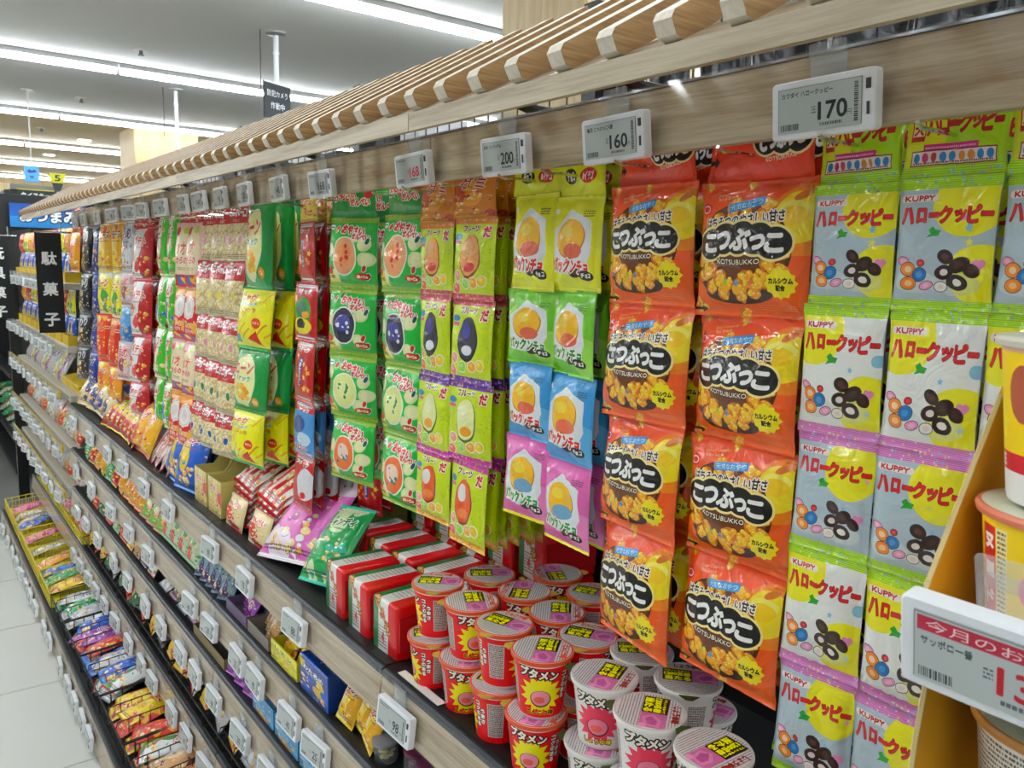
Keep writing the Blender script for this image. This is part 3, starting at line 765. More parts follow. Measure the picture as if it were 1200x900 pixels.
def art_ball(seed):
    W, H = 220, 260; a = Art(W, H, 'd6c69c'); r = random.Random(seed)
    for i in range(150): 
        x, y, q = r.uniform(0, W), r.uniform(86, H - 16), r.uniform(9, 14); a.ell(x + 1, y + 2, q, q, '9a8660'); a.ell(x, y, q, q, r.choice(['ead9a8', 'f0e2b8', 'dcc68c'])); a.ell(x - 3, y - 3, q * .4, q * .35, 'faf4dc')
    c = ['e8a8bc', 'e6d81e', 'e4a0b4', '2d7a44', '2a5aa0'][seed % 5]
    for x in (48, 156): a.ell(x, 160, 20, 24, 'f6f4ee'); a.ell(x, 160, 17, 21, c)
    a.rect(0, 0, W, 88, 'b81c2c'); a.text('ミニボーロ', 108, 38, 186, 42, 'f6f0f0', [(2, '8a0c1c')], bold=2.4, rot=2); a.text('たまご', 108, 74, 60, 13, 'f2d8d8', bold=.5); a.ell(60, 12, 18, 7, 'f0e8e0')
    a.lines(8, H - 34, 200, 3, 7, '4a3c2a', seed); a.seal(H - 12, 12, 'b0a488'); return a

def art_baby(kind):
    W, H = 200, 300
    if kind == 0:
        a = Art(W, H, 'f0c8c4'); a.ell(100, 150, 78, 120, 'f4e6c2'); a.text('1才', 96, 118, 80, 56, 'e0582c', [(3, 'faf6ea')], bold=2.4); a.text('からの', 100, 172, 96, 30, 'd8402c', [(3, 'faf6ea')], bold=1.6)
        a.lines(60, 206, 80, 2, 8, '8a5a4a', 1); a.rect(0, 238, W, 62, 'c01e28'); a.ell(84, 262, 34, 22, '3f6ab0', -10); a.ell(120, 264, 30, 12, 'eab04a', 20); a.ell(150, 250, 24, 10, 'e8a83c', -20); a.ell(40, 40, 22, 20, 'c8382c'); a.ell(120, 34, 26, 18, 'a8cc3a')
    else:
        a = Art(W, H, 'c81c26'); a.rect(0, 0, W, 46, 'eeb02a'); a.lines(0, 16, W, 3, 9, 'e07a20', 2, .7); a.star(96, 104, 66, 'f4efe8', 10, .9); a.star(96, 104, 56, 'd0bcc0', 10, .9); a.star(96, 104, 52, 'f2f0ee', 10, .9); a.ell(96, 104, 26, 30, 'e8dede')
        a.text('13cal', 100, 196, 110, 34, 'f2ae2c', [(2.4, 'f4eade')], bold=1.6); a.text('えびせん', 100, 232, 90, 20, 'f4e4dc', bold=1); a.ell(160, 214, 22, 34, 'efb456', 25); a.ell(70, 266, 40, 10, 'e8c43a', 12); a.ell(120, 272, 30, 8, '3f6ab0', -8)
    a.seal(H - 10, 10, 'b01822'); return a

def art_gen(base, c2, c3, word='', seed=0, stripe=False, wc='f6f2ec', ink=None, W=160, H=220, side=None):
    a = Art(W, H, base); r = random.Random(seed)
    if stripe:
        for i in range(5): a.poly([(i * 44 - 30, H), (i * 44 - 8, H), (i * 44 + 44, 0), (i * 44 + 22, 0)], c2)
    else:
        for i in range(5): a.ell(r.uniform(0, W), r.uniform(0, H), r.uniform(20, 46), r.uniform(14, 40), r.choice([c2, c3]), r.uniform(0, 90), .9)
    if side: a.poly([(W * .66, 0), (W, 0), (W, H), (W * .58, H)], side)
    for i in range(9): x, y = r.uniform(6, W - 6), r.uniform(6, H - 6); a.poly([(x, y), (x + r.uniform(8, 26), y + r.uniform(-9, 9)), (x + r.uniform(4, 20), y + r.uniform(6, 16))], r.choice([c2, c3, wc, 'f0d9a0']))
    for i in range(20): x, y, q = r.uniform(8, W - 8), r.uniform(H * .48, H - 20), r.uniform(4, 12); c = r.choice([c3, c2, 'e8b050', 'f0d9a0']); a.ell(x + 1, y + 1.5, q, q * .8, tuple(v * .7 for v in rgb(c))); a.ell(x, y, q, q * .78, c); a.ell(x - q * .3, y - q * .3, q * .35, q * .25, 'f8f0dc')
    if word:
        n = len(word); w = W * (.5 + .05 * n)
        a.text(word, W * .48, H * .27, w, w / n * 1.05, ink or 'c8202a', [(2.6, wc)], bold=1.5, rot=r.uniform(-8, 8))
        a.lines(W * .2, H * .27 + w / n * .75, W * .55, 1, 7, ink or 'c8202a', seed + 2, .6)
    a.ell(18, 18, 12, 8, wc); a.lines(10, 17, 16, 1, 6, '503030', seed)
    a.lines(10, H - 26, W - 20, 2, 6, '3a3430', seed); a.seal(0, 8, c2); a.seal(H - 8, 8, c2)
    return a

_mat = {}
ART = {
 'honey': art_honey,
 'helloA': lambda: art_hello('A', 'g', 'g'), 'helloB': lambda: art_hello('B', 'g', 'p'), 'helloC': lambda: art_hello('C', 'p', 'g'), 'hello0': art_hello_top,
 'pk0': art_pakkun_top, 'pky': lambda: art_pakkun('d9dc1a', 'ecec5a'), 'pkg': lambda: art_pakkun('7cc23c', 'b4e07a', logo='2a8a4a'), 'pkb': lambda: art_pakkun('4fa0d4', '8cc8ea'), 'pkp': lambda: art_pakkun('e07ab8', 'eeaad2', 'e8e01e', '2a9a5a'),
 'gm0': lambda: art_gen('c9822a', 'e0a03a', 'b84a2a', 'グミ', 9, ink='a8202c'),
 'gm1': lambda: art_gummy('e08a3a', 'c85a6a', ('e8a868', '8a4a2a', 'f0bc84', 'c8403a'), 1), 'gm2': lambda: art_gummy('c85a6a', '6a3a9a', ('3a3a4a', '20202a', '4a4a9a', 'e8eaf0'), 2),
 'gm3': lambda: art_gummy('6a3a9a', 'c040a0', ('e8ecb0', '5a6a3a', 'f2f4cc', 'e8a83a'), 3), 'gm4': lambda: art_gummy('c040a0', 'e8b030', ('d8622a', '8a3a1a', 'f0ece8', 'e88a4a'), 4),
 'vg0': art_veg_top, 'vg1': lambda: art_veg(('f0b080', 'e89a60', 'c83a30'), 1, 0), 'vg2': lambda: art_veg(('2c2c44', '5a5aa8', 'e8ecf4'), 2, 0), 'vg3': lambda: art_veg(('e4eaa0', 'eef2b8', '2a8a5a'), 3, 0), 'vg4': lambda: art_veg(('e07a3a', 'f4f0ec', '2a8a8a'), 4, 0),
 'rd0': lambda: art_gen('e8cf20', 'b4141e', 'c87a2a', 'スナック', 4, wc='f6e8c8'), 'rd1': lambda: art_red(1, 'gold'), 'rd2': lambda: art_red(2, 'green'), 'rd3': lambda: art_red(3, 'gold'), 'rd4': lambda: art_red(4, 'blue'), 'rd5': lambda: art_red(5, 'white'),
 'cg': art_corn, 'cy': art_stickc, 'bl0': lambda: art_ball(0), 'bl1': lambda: art_ball(1), 'bl2': lambda: art_ball(2), 'bl3': lambda: art_ball(3), 'bl4': lambda: art_ball(4),
 'bb0': lambda: art_baby(0), 'bb1': lambda: art_baby(1),
 'lm1': lambda: art_gen('e6ece0', '9ad86a', 'e4506a', 'ソフト', 21, side='3fb41a'), 'lm2': lambda: art_gen('e8ecd8', '8ad05a', '3a6ac0', 'ラムネ', 22, side='3fb41a'), 
 'fr1': lambda: art_gen('eef0f2', 'd84a50', 'e8a83a', 'ポテト', 31, ink='c4182c', side='b01620'), 'sv1': lambda: art_gen('dde0e4', 'a8acb4', 'c83a3a', 'あめ', 32, ink='2a3a6a'), 'sv2': lambda: art_gen('6aa8d8', 'a8d0ea', '3a78b8', '', 33), 'sv3': lambda: art_gen('d8b8c0', 'e8dcd8', 'a04a5a', 'まめ', 34),
 'yl1': lambda: art_gen('f0dc9a', 'e8c81e', 'd85a4a', 'チーズ', 41, ink='7a3a1a', side='d8a818'), 'yl2': lambda: art_gen('f0e01e', 'e8e8e0', '3a9a4a', 'コーン', 42), 'or1': lambda: art_gen('e05a1e', 'd83a1a', 'f0b83a', 'カレー', 43, wc='f6e2a8', side='c83c14'), 'or2': lambda: art_gen('e8a01e', 'd86a1a', 'f4e23a', 'ラーメン', 44),
 'bk1': lambda: art_gen('14161c', '2a2e38', 'c8ccc0', 'のり', 51, ink='e8eaec', wc='14161c'), 'bk2': lambda: art_gen('16388c', '2450b0', 'c8d0d8', 'チップ', 52, ink='e8ecf0', wc='0c2050'),
 'bag1': lambda: art_gen('1e62b8', '3a8ad8', 'e8c81e', 'クッキー', 61, wc='f4f4f4', ink='c8202a'), 'bag2': lambda: art_gen('e8d8b0', 'e0c890', '3a4a8a', '', 62), 'bag3': lambda: art_gen('b81c24', 'e8d01e', '1c8a3a', 'うまい', 63, ink='e8d01e', wc='601010'),
 'bag4': lambda: art_gen('e8b428', 'd8584a', 'f0e2c0', 'リング', 64), 'bag5': lambda: art_gen('e8e4e0', 'd07a8a', '5a9a3a', '', 65, True), 'pink': lambda: art_gen('d878bc', 'f2eef2', 'b04a98', 'ビスケット', 66, ink='c8761c'),
 'rice': lambda: art_gen('efe6de', 'b8202c', 'd8b888', 'おこめ', 67, True), 'tan': lambda: art_gen('e4d4a8', 'c81e28', 'f4ecd8', 'せんべい', 68),
 'g1': lambda: art_gen('20242a', '3a3e48', '8a3a7a', 'ガム', 71, ink='e0e2e4', wc='20242a'), 'g2': lambda: art_gen('e8cc1c', 'd8a418', 'c83a2a', 'チョコ', 72), 'g3': lambda: art_gen('1d6a3a', '0e4a2a', 'c8d0b0', 'こんぶ', 73, ink='e8e8d8', wc='0e4a2a'),
 'g4': lambda: art_gen('c8301e', 'e0581e', 'f0b83a', 'いか', 74), 'g5': lambda: art_gen('c9ccd2', '9a9ea8', 'e8eaee', 'するめ', 75, ink='3a3e4a'), 'g6': lambda: art_gen('e8eaea', 'c82a34', '3a8a4a', 'あたり', 76), 'g7': lambda: art_gen('2a5ab8', '3a8ad8', 'd8dce8', 'ソーダ', 77, wc='f0f4f8', ink='1c3a8c'),
 'g8': lambda: art_gen('8a3a9a', 'b870c8', 'e8d0ea', 'ぶどう', 78, ink='5a1c7a'), 'g9': lambda: art_gen('e880b4', 'f2b4d4', 'c83a80', 'もも', 79), 'g10': lambda: art_gen('c8a078', '5a3424', 'e8d8c0', '', 80), 'g11': lambda: art_gen('c8d8c0', '3a9a4a', 'd83a4a', '', 81), 'g12': lambda: art_gen('7a9aa8', '4a7a8a', '5a3a6a', '', 82),
 'box_blue': lambda: art_gen('1c4a9c', '2a6ac8', 'e8c81e', 'わたあめ', 91, ink='e8eef4', wc='0c1e50'), 'box_sky': lambda: art_gen('5a9ac8', '7ab8dc', 'e0b070', '', 92), 'box_yel': lambda: art_gen('e6da1c', 'c8c81c', '3a8a4a', 'レモン', 93, ink='3a6a2a', wc='f4f0a8'),
 'box_pale': lambda: art_gen('dcc878', 'e8dca0', 'd83a4a', 'ポテト', 94), 'dot': lambda: art_gen('7ab84a', 'c83a5a', 'e8e0c0', '', 95), 'green_b': lambda: art_gen('1c9a5a', '2ab8a0', 'e8e8c0', 'キャンディ', 96, wc='f0f4e8', ink='1c6a3a'),
}
def pmat(key):
    if key not in _mat: _mat[key] = printed('pack_print_' + key, ART[key]())
    return _mat[key]

# pillow bag: front faces -X, print reads from the aisle; origin at its centre
_pm = {}
def pillow(key, w, h, th, seal=.011, nx=14, nz=18, seed=1, back=None, drop=1.0):
    k = (key, w, h, th, seal, nx, nz, seed, drop)
    if k in _pm: return _pm[k]
    r = random.Random(seed * 31 + 5)
    ph = [r.uniform(0, 6.28) for _ in range(6)]; fr = [r.uniform(2, 6) for _ in range(6)]
    fx, bx = [], []
    for j in range(nz + 1):
        v = j / nz; z = (v - .5) * h
        s = min(z + h / 2, h / 2 - z)
        tz = 0 if s <= seal else min(1, (s - seal) / (h / 2 - seal))
        prof = math.sin(PI / 2 * tz ** .55) ** .8 if tz > 0 else 0
        for i in range(nx + 1):
            u = i / nx; pu = max(0, math.sin(PI * u)) ** .42
            sag = 1 + .25 * drop * (1 - 2 * v)
            t = th / 2 * prof * pu * sag
            edge = (1 - tz) * pu
            wr = .0018 * edge * math.sin(u * 40 + ph[0]) * (1 if tz > 0 else .35) + .0016 * prof * (math.sin(fr[1] * u * 3 + v * fr[2] * 2 + ph[1]) + .6 * math.sin(v * 17 + u * 6 + ph[2])) * pu
            pinch = 1 - .055 * prof
            y = (.5 - u) * w * pinch
            fx.append((-t + wr - .0004, y, z)); bx.append((t * .9 + wr * .6 + .0004, y, z))
    n = (nx + 1); N = len(fx)
    V = fx + bx; F, UV, MI = [], [], []
    for j in range(nz):
        for i in range(nx):
            a, b_, c, d = j * n + i, j * n + i + 1, (j + 1) * n + i + 1, (j + 1) * n + i
            uv = [(i / nx, j / nz), ((i + 1) / nx, j / nz), ((i + 1) / nx, (j + 1) / nz), (i / nx, (j + 1) / nz)]
            F.append((a, b_, c, d)); UV.append(uv); MI.append(0)
            F.append((N + d, N + c, N + b_, N + a)); UV.append(uv[::-1]); MI.append(1)
    def wall(q):
        for a, b_ in zip(q[:-1], q[1:]): F.append((a, N + a, N + b_, b_)); UV.append([(0.01, .5)] * 4); MI.append(0)
    wall([i for i in range(n)][::-1]); wall([nz * n + i for i in range(n)]); wall([j * n for j in range(nz + 1)]); wall([j * n + nx for j in range(nz + 1)][::-1])
    me = bpy.data.meshes.new('pack'); me.from_pydata(V, [], F)
    ul = me.uv_layers.new(name='uv'); ul.data.foreach_set('uv', [c for u in UV for p in u for c in p])
    me.materials.append(pmat(key)); me.materials.append(back or SILVER); me.polygons.foreach_set('material_index', MI)
    me.polygons.foreach_set('use_smooth', [True] * len(F))
    _pm[k] = me
    return me

def art_honey_top():
    a = Art(320, 180, 'd8481a'); 
    for i, x in enumerate((34, 92, 140, 188, 296)): a.snack(x, 40 + (i % 2) * 14, 20, 9, i + 40)
    for x, rx in ((196, 34), (240, 36), (284, 32)): a.ell(x, 96, rx + 5, 38, 'efe0a8')
    for x, rx in ((196, 34), (240, 36), (284, 32)): a.ell(x, 96, rx, 33, '17120f')
    a.text('こつぶっこ', 238, 96, 120, 40, 'f4f4f2', bold=2.6, rot=-5); a.text('KOTSUBUKKO', 238, 136, 84, 8, 'efe6d0', bold=.3, rot=-5)
    a.text('はちみつのやさしい甘さ', 230, 52, 150, 15, '241a16', [(2, 'e8d8c8')], bold=.5, rot=-6)
    a.poly([(0, 128), (28, 128), (28, 120), (44, 133), (28, 146), (28, 138), (0, 138)], '1c1410')
    return a
ART['honey0'] = art_honey_top
ART['hd_red'] = lambda: art_gen('a81820', 'c8303a', 'e0a83a', '', 5)
ART['hd_grn'] = lambda: art_gen('178c3c', '2aa050', 'c8a83a', '', 6)

# ================================================================== HANGING STRIPS
b = MB(); b.tube([(.345, 0, 0), (.0, 0, 0), (-.022, 0, -.001), (-.03, 0, .003)], .0019, 6); b.tube([(.345, 0, .012), (.345, 0, -.02)], .003, 6); hook_me = b.build('peg_hook', CHROME, smooth=True)
def strip(base, X1, X0, Y, psi, w, th, zs, keys, lean=0.0, behind=3, dx=.034, lowx=None, back=None, group=None, seed=1, hook=True):
    """zs: seam heights as seen in the plane X0; the strip hangs at X1 and its foot may stand off towards the aisle (lean)"""
    f = X1 / X0; zt = EYE + (zs[0] - EYE) * f
    def true(z):
        t = (zs[0] - z) / max(zs[0] - zs[-1], .01)
        return EYE + (z - EYE) * (X1 * 1.0 - lean * t) / X0
    Z = [true(z) for z in zs]
    ang = math.atan2(lean, zs[0] - zs[-1])
    root = None
    for k in range(behind + 1):
        lb = '%s, %s' % (base, 'hanging in front' if k == 0 else '%s from the front' % ORD[k])
        loc = (X1 + dx * k, Y * f, Z[0]); r = random.Random(seed * 9 + k)
        rot = (r.uniform(-.01, .01), ang * (1 if k == 0 else .8) + r.uniform(-.008, .008), math.radians(psi + (r.uniform(-4, 4) if k else 0)))
        if root is None:
            root = thing('snack_strip', lb, 'snack strip', loc, rot, group or ('strips of packs: ' + base))
            for i, key in enumerate(keys):
                h = Z[i] - Z[i + 1]
                me = pillow(key, round(w * f, 4), round(h / math.cos(ang) + .002, 4), th if i or len(keys) < 5 else th * .35, .009, seed=seed + i, back=back)
                part('pack', me, root, (r.uniform(-.001, .001), r.uniform(-.0012, .0012), (Z[i] + Z[i + 1]) / 2 - Z[0]), (0, r.uniform(-.05, .05), r.uniform(-.09, .09)))
        else:
            loc = (loc[0], loc[1] + r.uniform(.0, .012), loc[2] + r.uniform(-.004, .004))
            c = dup(root, loc, rot, lb)
    if hook:
        o = part('peg_hook', hook_me, None, (X1 - .035, Y * f, 1.686)); tag(o, 'wire hook of the ' + base, 'hook', 'peg hooks')
    return root

DKB = plain('55585c', .35, .3, bump=.4)
HS = [1.705, 1.648, 1.545, 1.43, 1.323, 1.21, 1.098]
HK = ['hello0', 'helloA', 'helloB', 'helloC', 'helloB', 'helloC']
for i, (y, nm) in enumerate([(.232, 'nearest'), (.3095, 'second'), (.3885, 'third')]):
    strip('lime and white sweets strip with red lettering, %s of three' % nm, .70, .66, y, -1, .0775, .017, HS, HK, behind=2, dx=.026, group='lime and white sweets strips', seed=3 + i, back=plain('c9d0cc', .3, .2))
OS = [1.73, 1.655, 1.53, 1.409, 1.29, 1.166]
strip('big orange honey rice snack strip, the nearer', .70, .64, .474, -2, .124, .046, OS, ['honey0'] + ['honey'] * 4, behind=2, dx=.042, group='orange honey rice snack strips', seed=11)
strip('big orange honey rice snack strip, the farther', .70, .64, .602, -5, .124, .046, [1.73, 1.659, 1.535, 1.411, 1.288, 1.158], ['honey0'] + ['honey'] * 4, behind=2, dx=.042, group='orange honey rice snack strips', seed=12)
for nm, y, zz, p in (('right one', .716, [1.73, 1.653, 1.545, 1.445, 1.339, 1.236], -4), ('left one', .797, [1.73, 1.66, 1.543, 1.451, 1.355, 1.25], 3)):
    strip('biscuit ball strip in yellow, green, blue and pink, %s' % nm, .70, .64, y, p, .088, .024, zz, ['pk0', 'pky', 'pkg', 'pkb', 'pkp'], behind=3, dx=.03, group='biscuit ball strips', seed=15 + len(nm), back=DKB)
for nm, y, zz, p in (('right one', .944, [1.70, 1.637, 1.524, 1.406, 1.291, 1.165], 4), ('left one', 1.04, [1.70, 1.632, 1.527, 1.403, 1.288, 1.182], 0)):
    strip('lime fruit sweets strip with purple and pink seams, %s' % nm, .70, .65, y, p, .094, .02, zz, ['gm0', 'gm1', 'gm2', 'gm3', 'gm4'], behind=6 if nm[0] == 'r' else 3, dx=.024, group='lime fruit sweets strips', seed=21 + len(nm), back=plain('7a8a1a', .4))
VS = [1.71, 1.65, 1.526, 1.406, 1.29, 1.172]
strip('green vegetable cracker strip, right one', .71, .66, 1.152, 2, .125, .044, VS, ['vg0', 'vg1', 'vg2', 'vg3', 'vg4'], behind=1, dx=.055, group='green vegetable cracker strips', seed=31)
strip('green vegetable cracker strip, left one', .71, .66, 1.336, 12, .127, .048, VS, ['vg0', 'vg1', 'vg2', 'vg3', 'vg4'], behind=1, dx=.055, group='green vegetable cracker strips', seed=32)
strip('red snack strip with varied pictures, left of the green strips', .71, .66, 1.528, -2, .10, .022, [1.70, 1.648, 1.53, 1.414, 1.289, 1.175, 1.06], ['rd0', 'rd1', 'rd2', 'rd3', 'rd4', 'rd5'], lean=.02, behind=3, dx=.03, group='red snack strips', seed=35, back=plain('8a2a30', .4))
strip('red snack strip hanging low behind the green strips', .80, .66, 1.27, 8, .07, .02, [1.44, 1.33, 1.23, 1.13], ['rd3', 'rd5', 'rd1'], behind=1, dx=.03, group='red snack strips', seed=36)
strip('green and yellow corn snack strip', .71, .66, 1.765, 9, .125, .05, [1.70, 1.51, 1.369, 1.221, 1.085], ['cg', 'cy', 'cg', 'cy'], lean=.05, behind=2, dx=.045, group='green and yellow corn snack strips', seed=41, back=plain('9a9a1a', .4))
for i, (y, p, nm) in enumerate([(1.925, 9, 'right one'), (2.03, 9, 'middle one'), (2.12, 12, 'left one')]):
    strip('clear strip of small egg biscuits with red bands, ' + nm, .71, .66, y, p, .104, .03, [1.70, 1.567, 1.427, 1.31, 1.182, 1.068], ['bl0', 'bl1', 'bl2', 'bl3', 'bl4'], lean=.055, behind=1, dx=.04, group='clear egg biscuit strips', seed=44 + i)
for i, (y, nm) in enumerate([(2.235, 'right one'), (2.32, 'left one')]):
    strip('pink and red baby snack strip, ' + nm, .71, .66, y, 10, .108, .034, [1.72, 1.667, 1.49, 1.34, 1.186, 1.02], ['hd_red', 'bb0', 'bb1', 'bb0', 'bb1'], lean=.05, behind=1, dx=.04, group='pink and red baby snack strips', seed=50 + i)
for i, (y, nm) in enumerate([(2.45, 'right one'), (2.56, 'left one')]):
    strip('white and bright green soft sweets strip, ' + nm, .71, .66, y, 2, .085, .036, [1.70, 1.52, 1.36, 1.20, 1.05], ['lm1', 'lm2', 'lm1', 'lm2'], lean=.04, behind=2, dx=.04, group='white and green sweets strips', seed=54 + i, back=plain('48b01c', .35))
strip('white and red potato snack strip', .71, .66, 2.80, 16, .122, .045, [1.72, 1.667, 1.499, 1.31, 1.143, 1.03], ['hd_red', 'fr1', 'fr1', 'fr1', 'fr1'], lean=.05, behind=3, dx=.04, group='white and red potato strips', seed=58, back=plain('9a1820', .35))
strip('silver sweets strip with a blue pack', .71, .66, 3.0, 14, .092, .03, [1.70, 1.52, 1.40, 1.27, 1.13], ['sv1', 'sv3', 'sv2', 'sv3'], lean=.04, behind=2, dx=.04, group='silver sweets strips', seed=60)
strip('yellow and orange snack strip, right one', .71, .66, 3.15, 10, .10, .034, [1.70, 1.514, 1.352, 1.164, 1.03], ['yl1', 'yl2', 'or1', 'or2'], lean=.04, behind=1, dx=.04, group='yellow and orange snack strips', seed=62, back=plain('c8701c', .35))
strip('yellow and orange snack strip, left one', .71, .66, 3.36, 20, .112, .04, [1.70, 1.514, 1.352, 1.164, 1.02], ['yl1', 'yl2', 'or1', 'or2'], lean=.04, behind=2, dx=.04, group='yellow and orange snack strips', seed=63, back=plain('c8501c', .35))
strip('dark blue crisp strip', .71, .66, 3.50, 6, .11, .03, [1.70, 1.504, 1.328, 1.183, 1.03], ['bk2'] * 4, lean=.05, behind=2, dx=.04, group='dark crisp strips', seed=66, back=plain('10204c', .35))
strip('black crisp strip at the far end', .71, .66, 3.73, 10, .12, .03, [1.70, 1.504, 1.328, 1.183, 1.03], ['bk1'] * 4, lean=.05, behind=2, dx=.04, group='dark crisp strips', seed=67, back=plain('0e0f12', .35))

# black foil packs hanging on the far side of the wire grid
for i, y in enumerate((.28, .40, .52, .64, .76, .88, 1.0, 1.12)):
    o = part('snack_pack', pillow('bk1' if i % 2 == 0 else 'g1', .12, .2, .03, seed=70 + i % 3, back=plain('16181b', .22, .3, bump=.6)), None, (1.085, y, 1.865 if i != 3 else 1.85), (random.uniform(-.1, .1), .02, PI + random.uniform(-.3, .3)))
    tag(o, 'black foil pack behind the wire grid under the canopy, %s from the near end' % ORD[i], 'snack pack', 'black packs behind the wire grid')
for i, (y, h) in enumerate(((1.75, .27), (1.95, .30), (2.3, .24), (2.5, .31), (2.9, .28), (3.2, .30), (3.6, .27))):
    b = MB(); b.box(0, .1, 0, .17, 0, h); b.box(.01, .09, .005, .165, h, h + .004)
    o = part('carton', b.build('carton', [DARK if i % 3 else plain('d8dadc', .5)], bevel=.003, seg=1), None, (1.08, y, 1.66)); tag(o, 'box seen through the wire grid above the far packs, %s from the near end' % ORD[i], 'box', 'boxes behind the wire grid')
b = MB(); b.box(1.04, 1.45, -.2, 4.05, 1.63, 1.66)
o = part('rear_top_shelf', b.build('rear_top_shelf', DARK), None); tag(o, 'dark top shelf on the other side of the wire grid', 'shelf')

# ================================================================== THE CUP SHELF
SH = .915
def art_cup(red):
    a = Art(512, 200, 'd8202a' if red else 'ece9e6')
    for cx in (140, 396):
        a.star(cx, 108, 74, 'f2e01e' if red else 'e0506a', 14, .68); a.ell(cx, 122, 34, 30, '4a2a20'); a.ell(cx, 120, 31, 27, 'f0a0b4' if red else 'e890a4'); a.ell(cx - 4, 126, 18, 12, 'e8746a')
        a.text('ブタメン', cx - 6, 34, 116, 32, 'f6f2e6', [(4, '1c1612')], bold=2, rot=6)
        a.text('とんこつ味' if red else 'しょうゆ味', cx, 170, 92, 17, '201814' if red else 'f2d41e', [(2, 'f0b02a' if red else '201814')], bold=.8)
    for cx in (250, 506 - 512 + 512):
        a.vtext('コクのある', cx - 34, 40, 15, 20, 'f6f2ea' if red else 'c8202a', [(2, '1c1612')], bold=1.2); a.vtext('うまさ', cx - 14, 66, 15, 20, 'f6f2ea' if red else 'c8202a', [(2, '1c1612')], bold=1.2)
        a.rect(cx + 4, 30, 54, 130, 'd8d0cc' if red else 'e8e6e4'); a.lines(cx + 7, 34, 48, 22, 5.7, '3a2020', 5, .6)
    a.rect(0, 0, 512, 12, 'f0eeea'); a.rect(0, 190, 512, 10, 'e8e4e0' if not red else 'e0d8d4')
    return a
def art_lid(red):
    a = Art(220, 220, 'd9d6d6'); r = random.Random(1)
    if red:
        a.rect(0, 96, 220, 24, 'd8383a', .0)
    for y in range(18, 206, 9): a.lines(14, y, 192, 1, 9, '6a6264', y, .45)
    a.rect(26, 56, 96, 78, '17140f')
    a.text('ブタメンを食べて', 74, 68, 84, 9, 'e8e81e', bold=.6); a.text('1200名様', 74, 88, 84, 22, 'e8e81e', bold=1.6); a.text('当たる', 76, 116, 82, 26, 'e8e81e', bold=2)
    a.rect(122, 56, 84, 78, 'c87aa8'); a.poly([(130, 96), (160, 68), (200, 74), (196, 118), (150, 128)], 'd894bc'); a.poly([(140, 100), (166, 80), (190, 84), (186, 108), (156, 118)], 'b8649a')
    a.ell(196, 122, 12, 12, 'e8a0c8'); a.text('しょうゆ味' if not red else 'とんこつ味', 112, 30, 96, 24, '8a1820' if not red else 'd8481e', bold=1.6)
    a.ell(110, 110, 109, 109, 'd8501e' if red else 'c9c6c4', ring=.055)
    return a
def cup_parts(red):
    n = 'red' if red else 'white'
    prof = [(.0275, 0), (.0285, .001), (.0295, .006), (.0375, .074), (.0385, .079)]
    b = MB(); b.lathe(prof, 36, 0, True, False); body = b.build('cup_body', printed('cup_print_' + n, art_cup(red), .35, False, wrap=True), smooth=True)
    b = MB(); b.lathe([(.0385, .0765), (.041, .0775), (.0415, .080), (.041, .0825), (.0385, .083)], 36, 0, False, False); rim = b.build('rim', plain('f2f0ec' if not red else 'e65a24', .35), smooth=True)
    b = MB(); b.lathe([(.0385, .0818), (.0405, .0826), (.0405, .0832)], 36, 1, False, True); b.mi = [1] * len(b.mi); 
    lid = b.build('lid', [plain('d8d4d2', .3), printed('lid_print_' + n, art_lid(red), .28, True, bump=.25)], smooth=False)
    b = MB(); b.prism([(-.041, -.012), (-.041, .012), (-.0505, .004), (-.0505, -.004)], 'z', .0815, .0825); tab = b.build('pull_tab', plain('c8a83a' if red else '3a4a20', .35))
    return body, rim, lid, tab
CR, CW = cup_parts(True), cup_parts(False)
cups = [(.648, 1.029, 1, 2, 60), (.650, .94, 1, 2, -40), (.645, .852, 1, 2, 30), (.640, .762, 1, 2, -62), (.735, 1.012, 1, 2, 70), (.740, .927, 1, 2, 120), (.732, .841, 1, 2, -30), (.716, .758, 1, 2, 20), (.822, .862, 1, 2, 40), (.83, .955, 1, 2, 140),
        (.660, .667, 0, 2, -52), (.645, .578, 0, 2, -66), (.645, .488, 0, 2, -80), (.738, .602, 0, 2, 30), (.745, .686, 0, 2, 60), (.64, .398, 0, 2, 0), (.83, .64, 0, 1, 20)]
protos = {}
cnt = {0: 0, 1: 0}
for i, (x, y, red, lv, a) in enumerate(cups):
    for L in range(lv):
        q = ['front row', 'second row', 'back row'][0 if x < .69 else 1 if x < .79 else 2]
        lb = '%s noodle cup in the %s, %s, %s from the right' % ('red' if red else 'white', q, 'top of its stack' if L == lv - 1 and lv > 1 else 'bottom of its stack', ORD[sum(1 for c in cups if c[2] == red and (0 if c[0] < .69 else 1 if c[0] < .79 else 2) == (0 if x < .69 else 1 if x < .79 else 2) and c[1] < y)])
        loc = (x + (.004 if L else -.003), y, SH + .0005 + .0836 * L); rot = (0, 0, math.radians(a + L * 12 * (1 if i % 2 else -1)))
        k = red
        if k not in protos:
            t = thing('noodle_cup', lb, 'noodle cup', loc, rot, 'red noodle cups' if red else 'white noodle cups')
            for nm, me in zip(('cup_body', 'rim', 'lid'), CR if red else CW): last = part(nm, me, t)
            part('pull_tab', (CR if red else CW)[3], last)
            protos[k] = t
        else: dup(protos[k], loc, rot, lb)

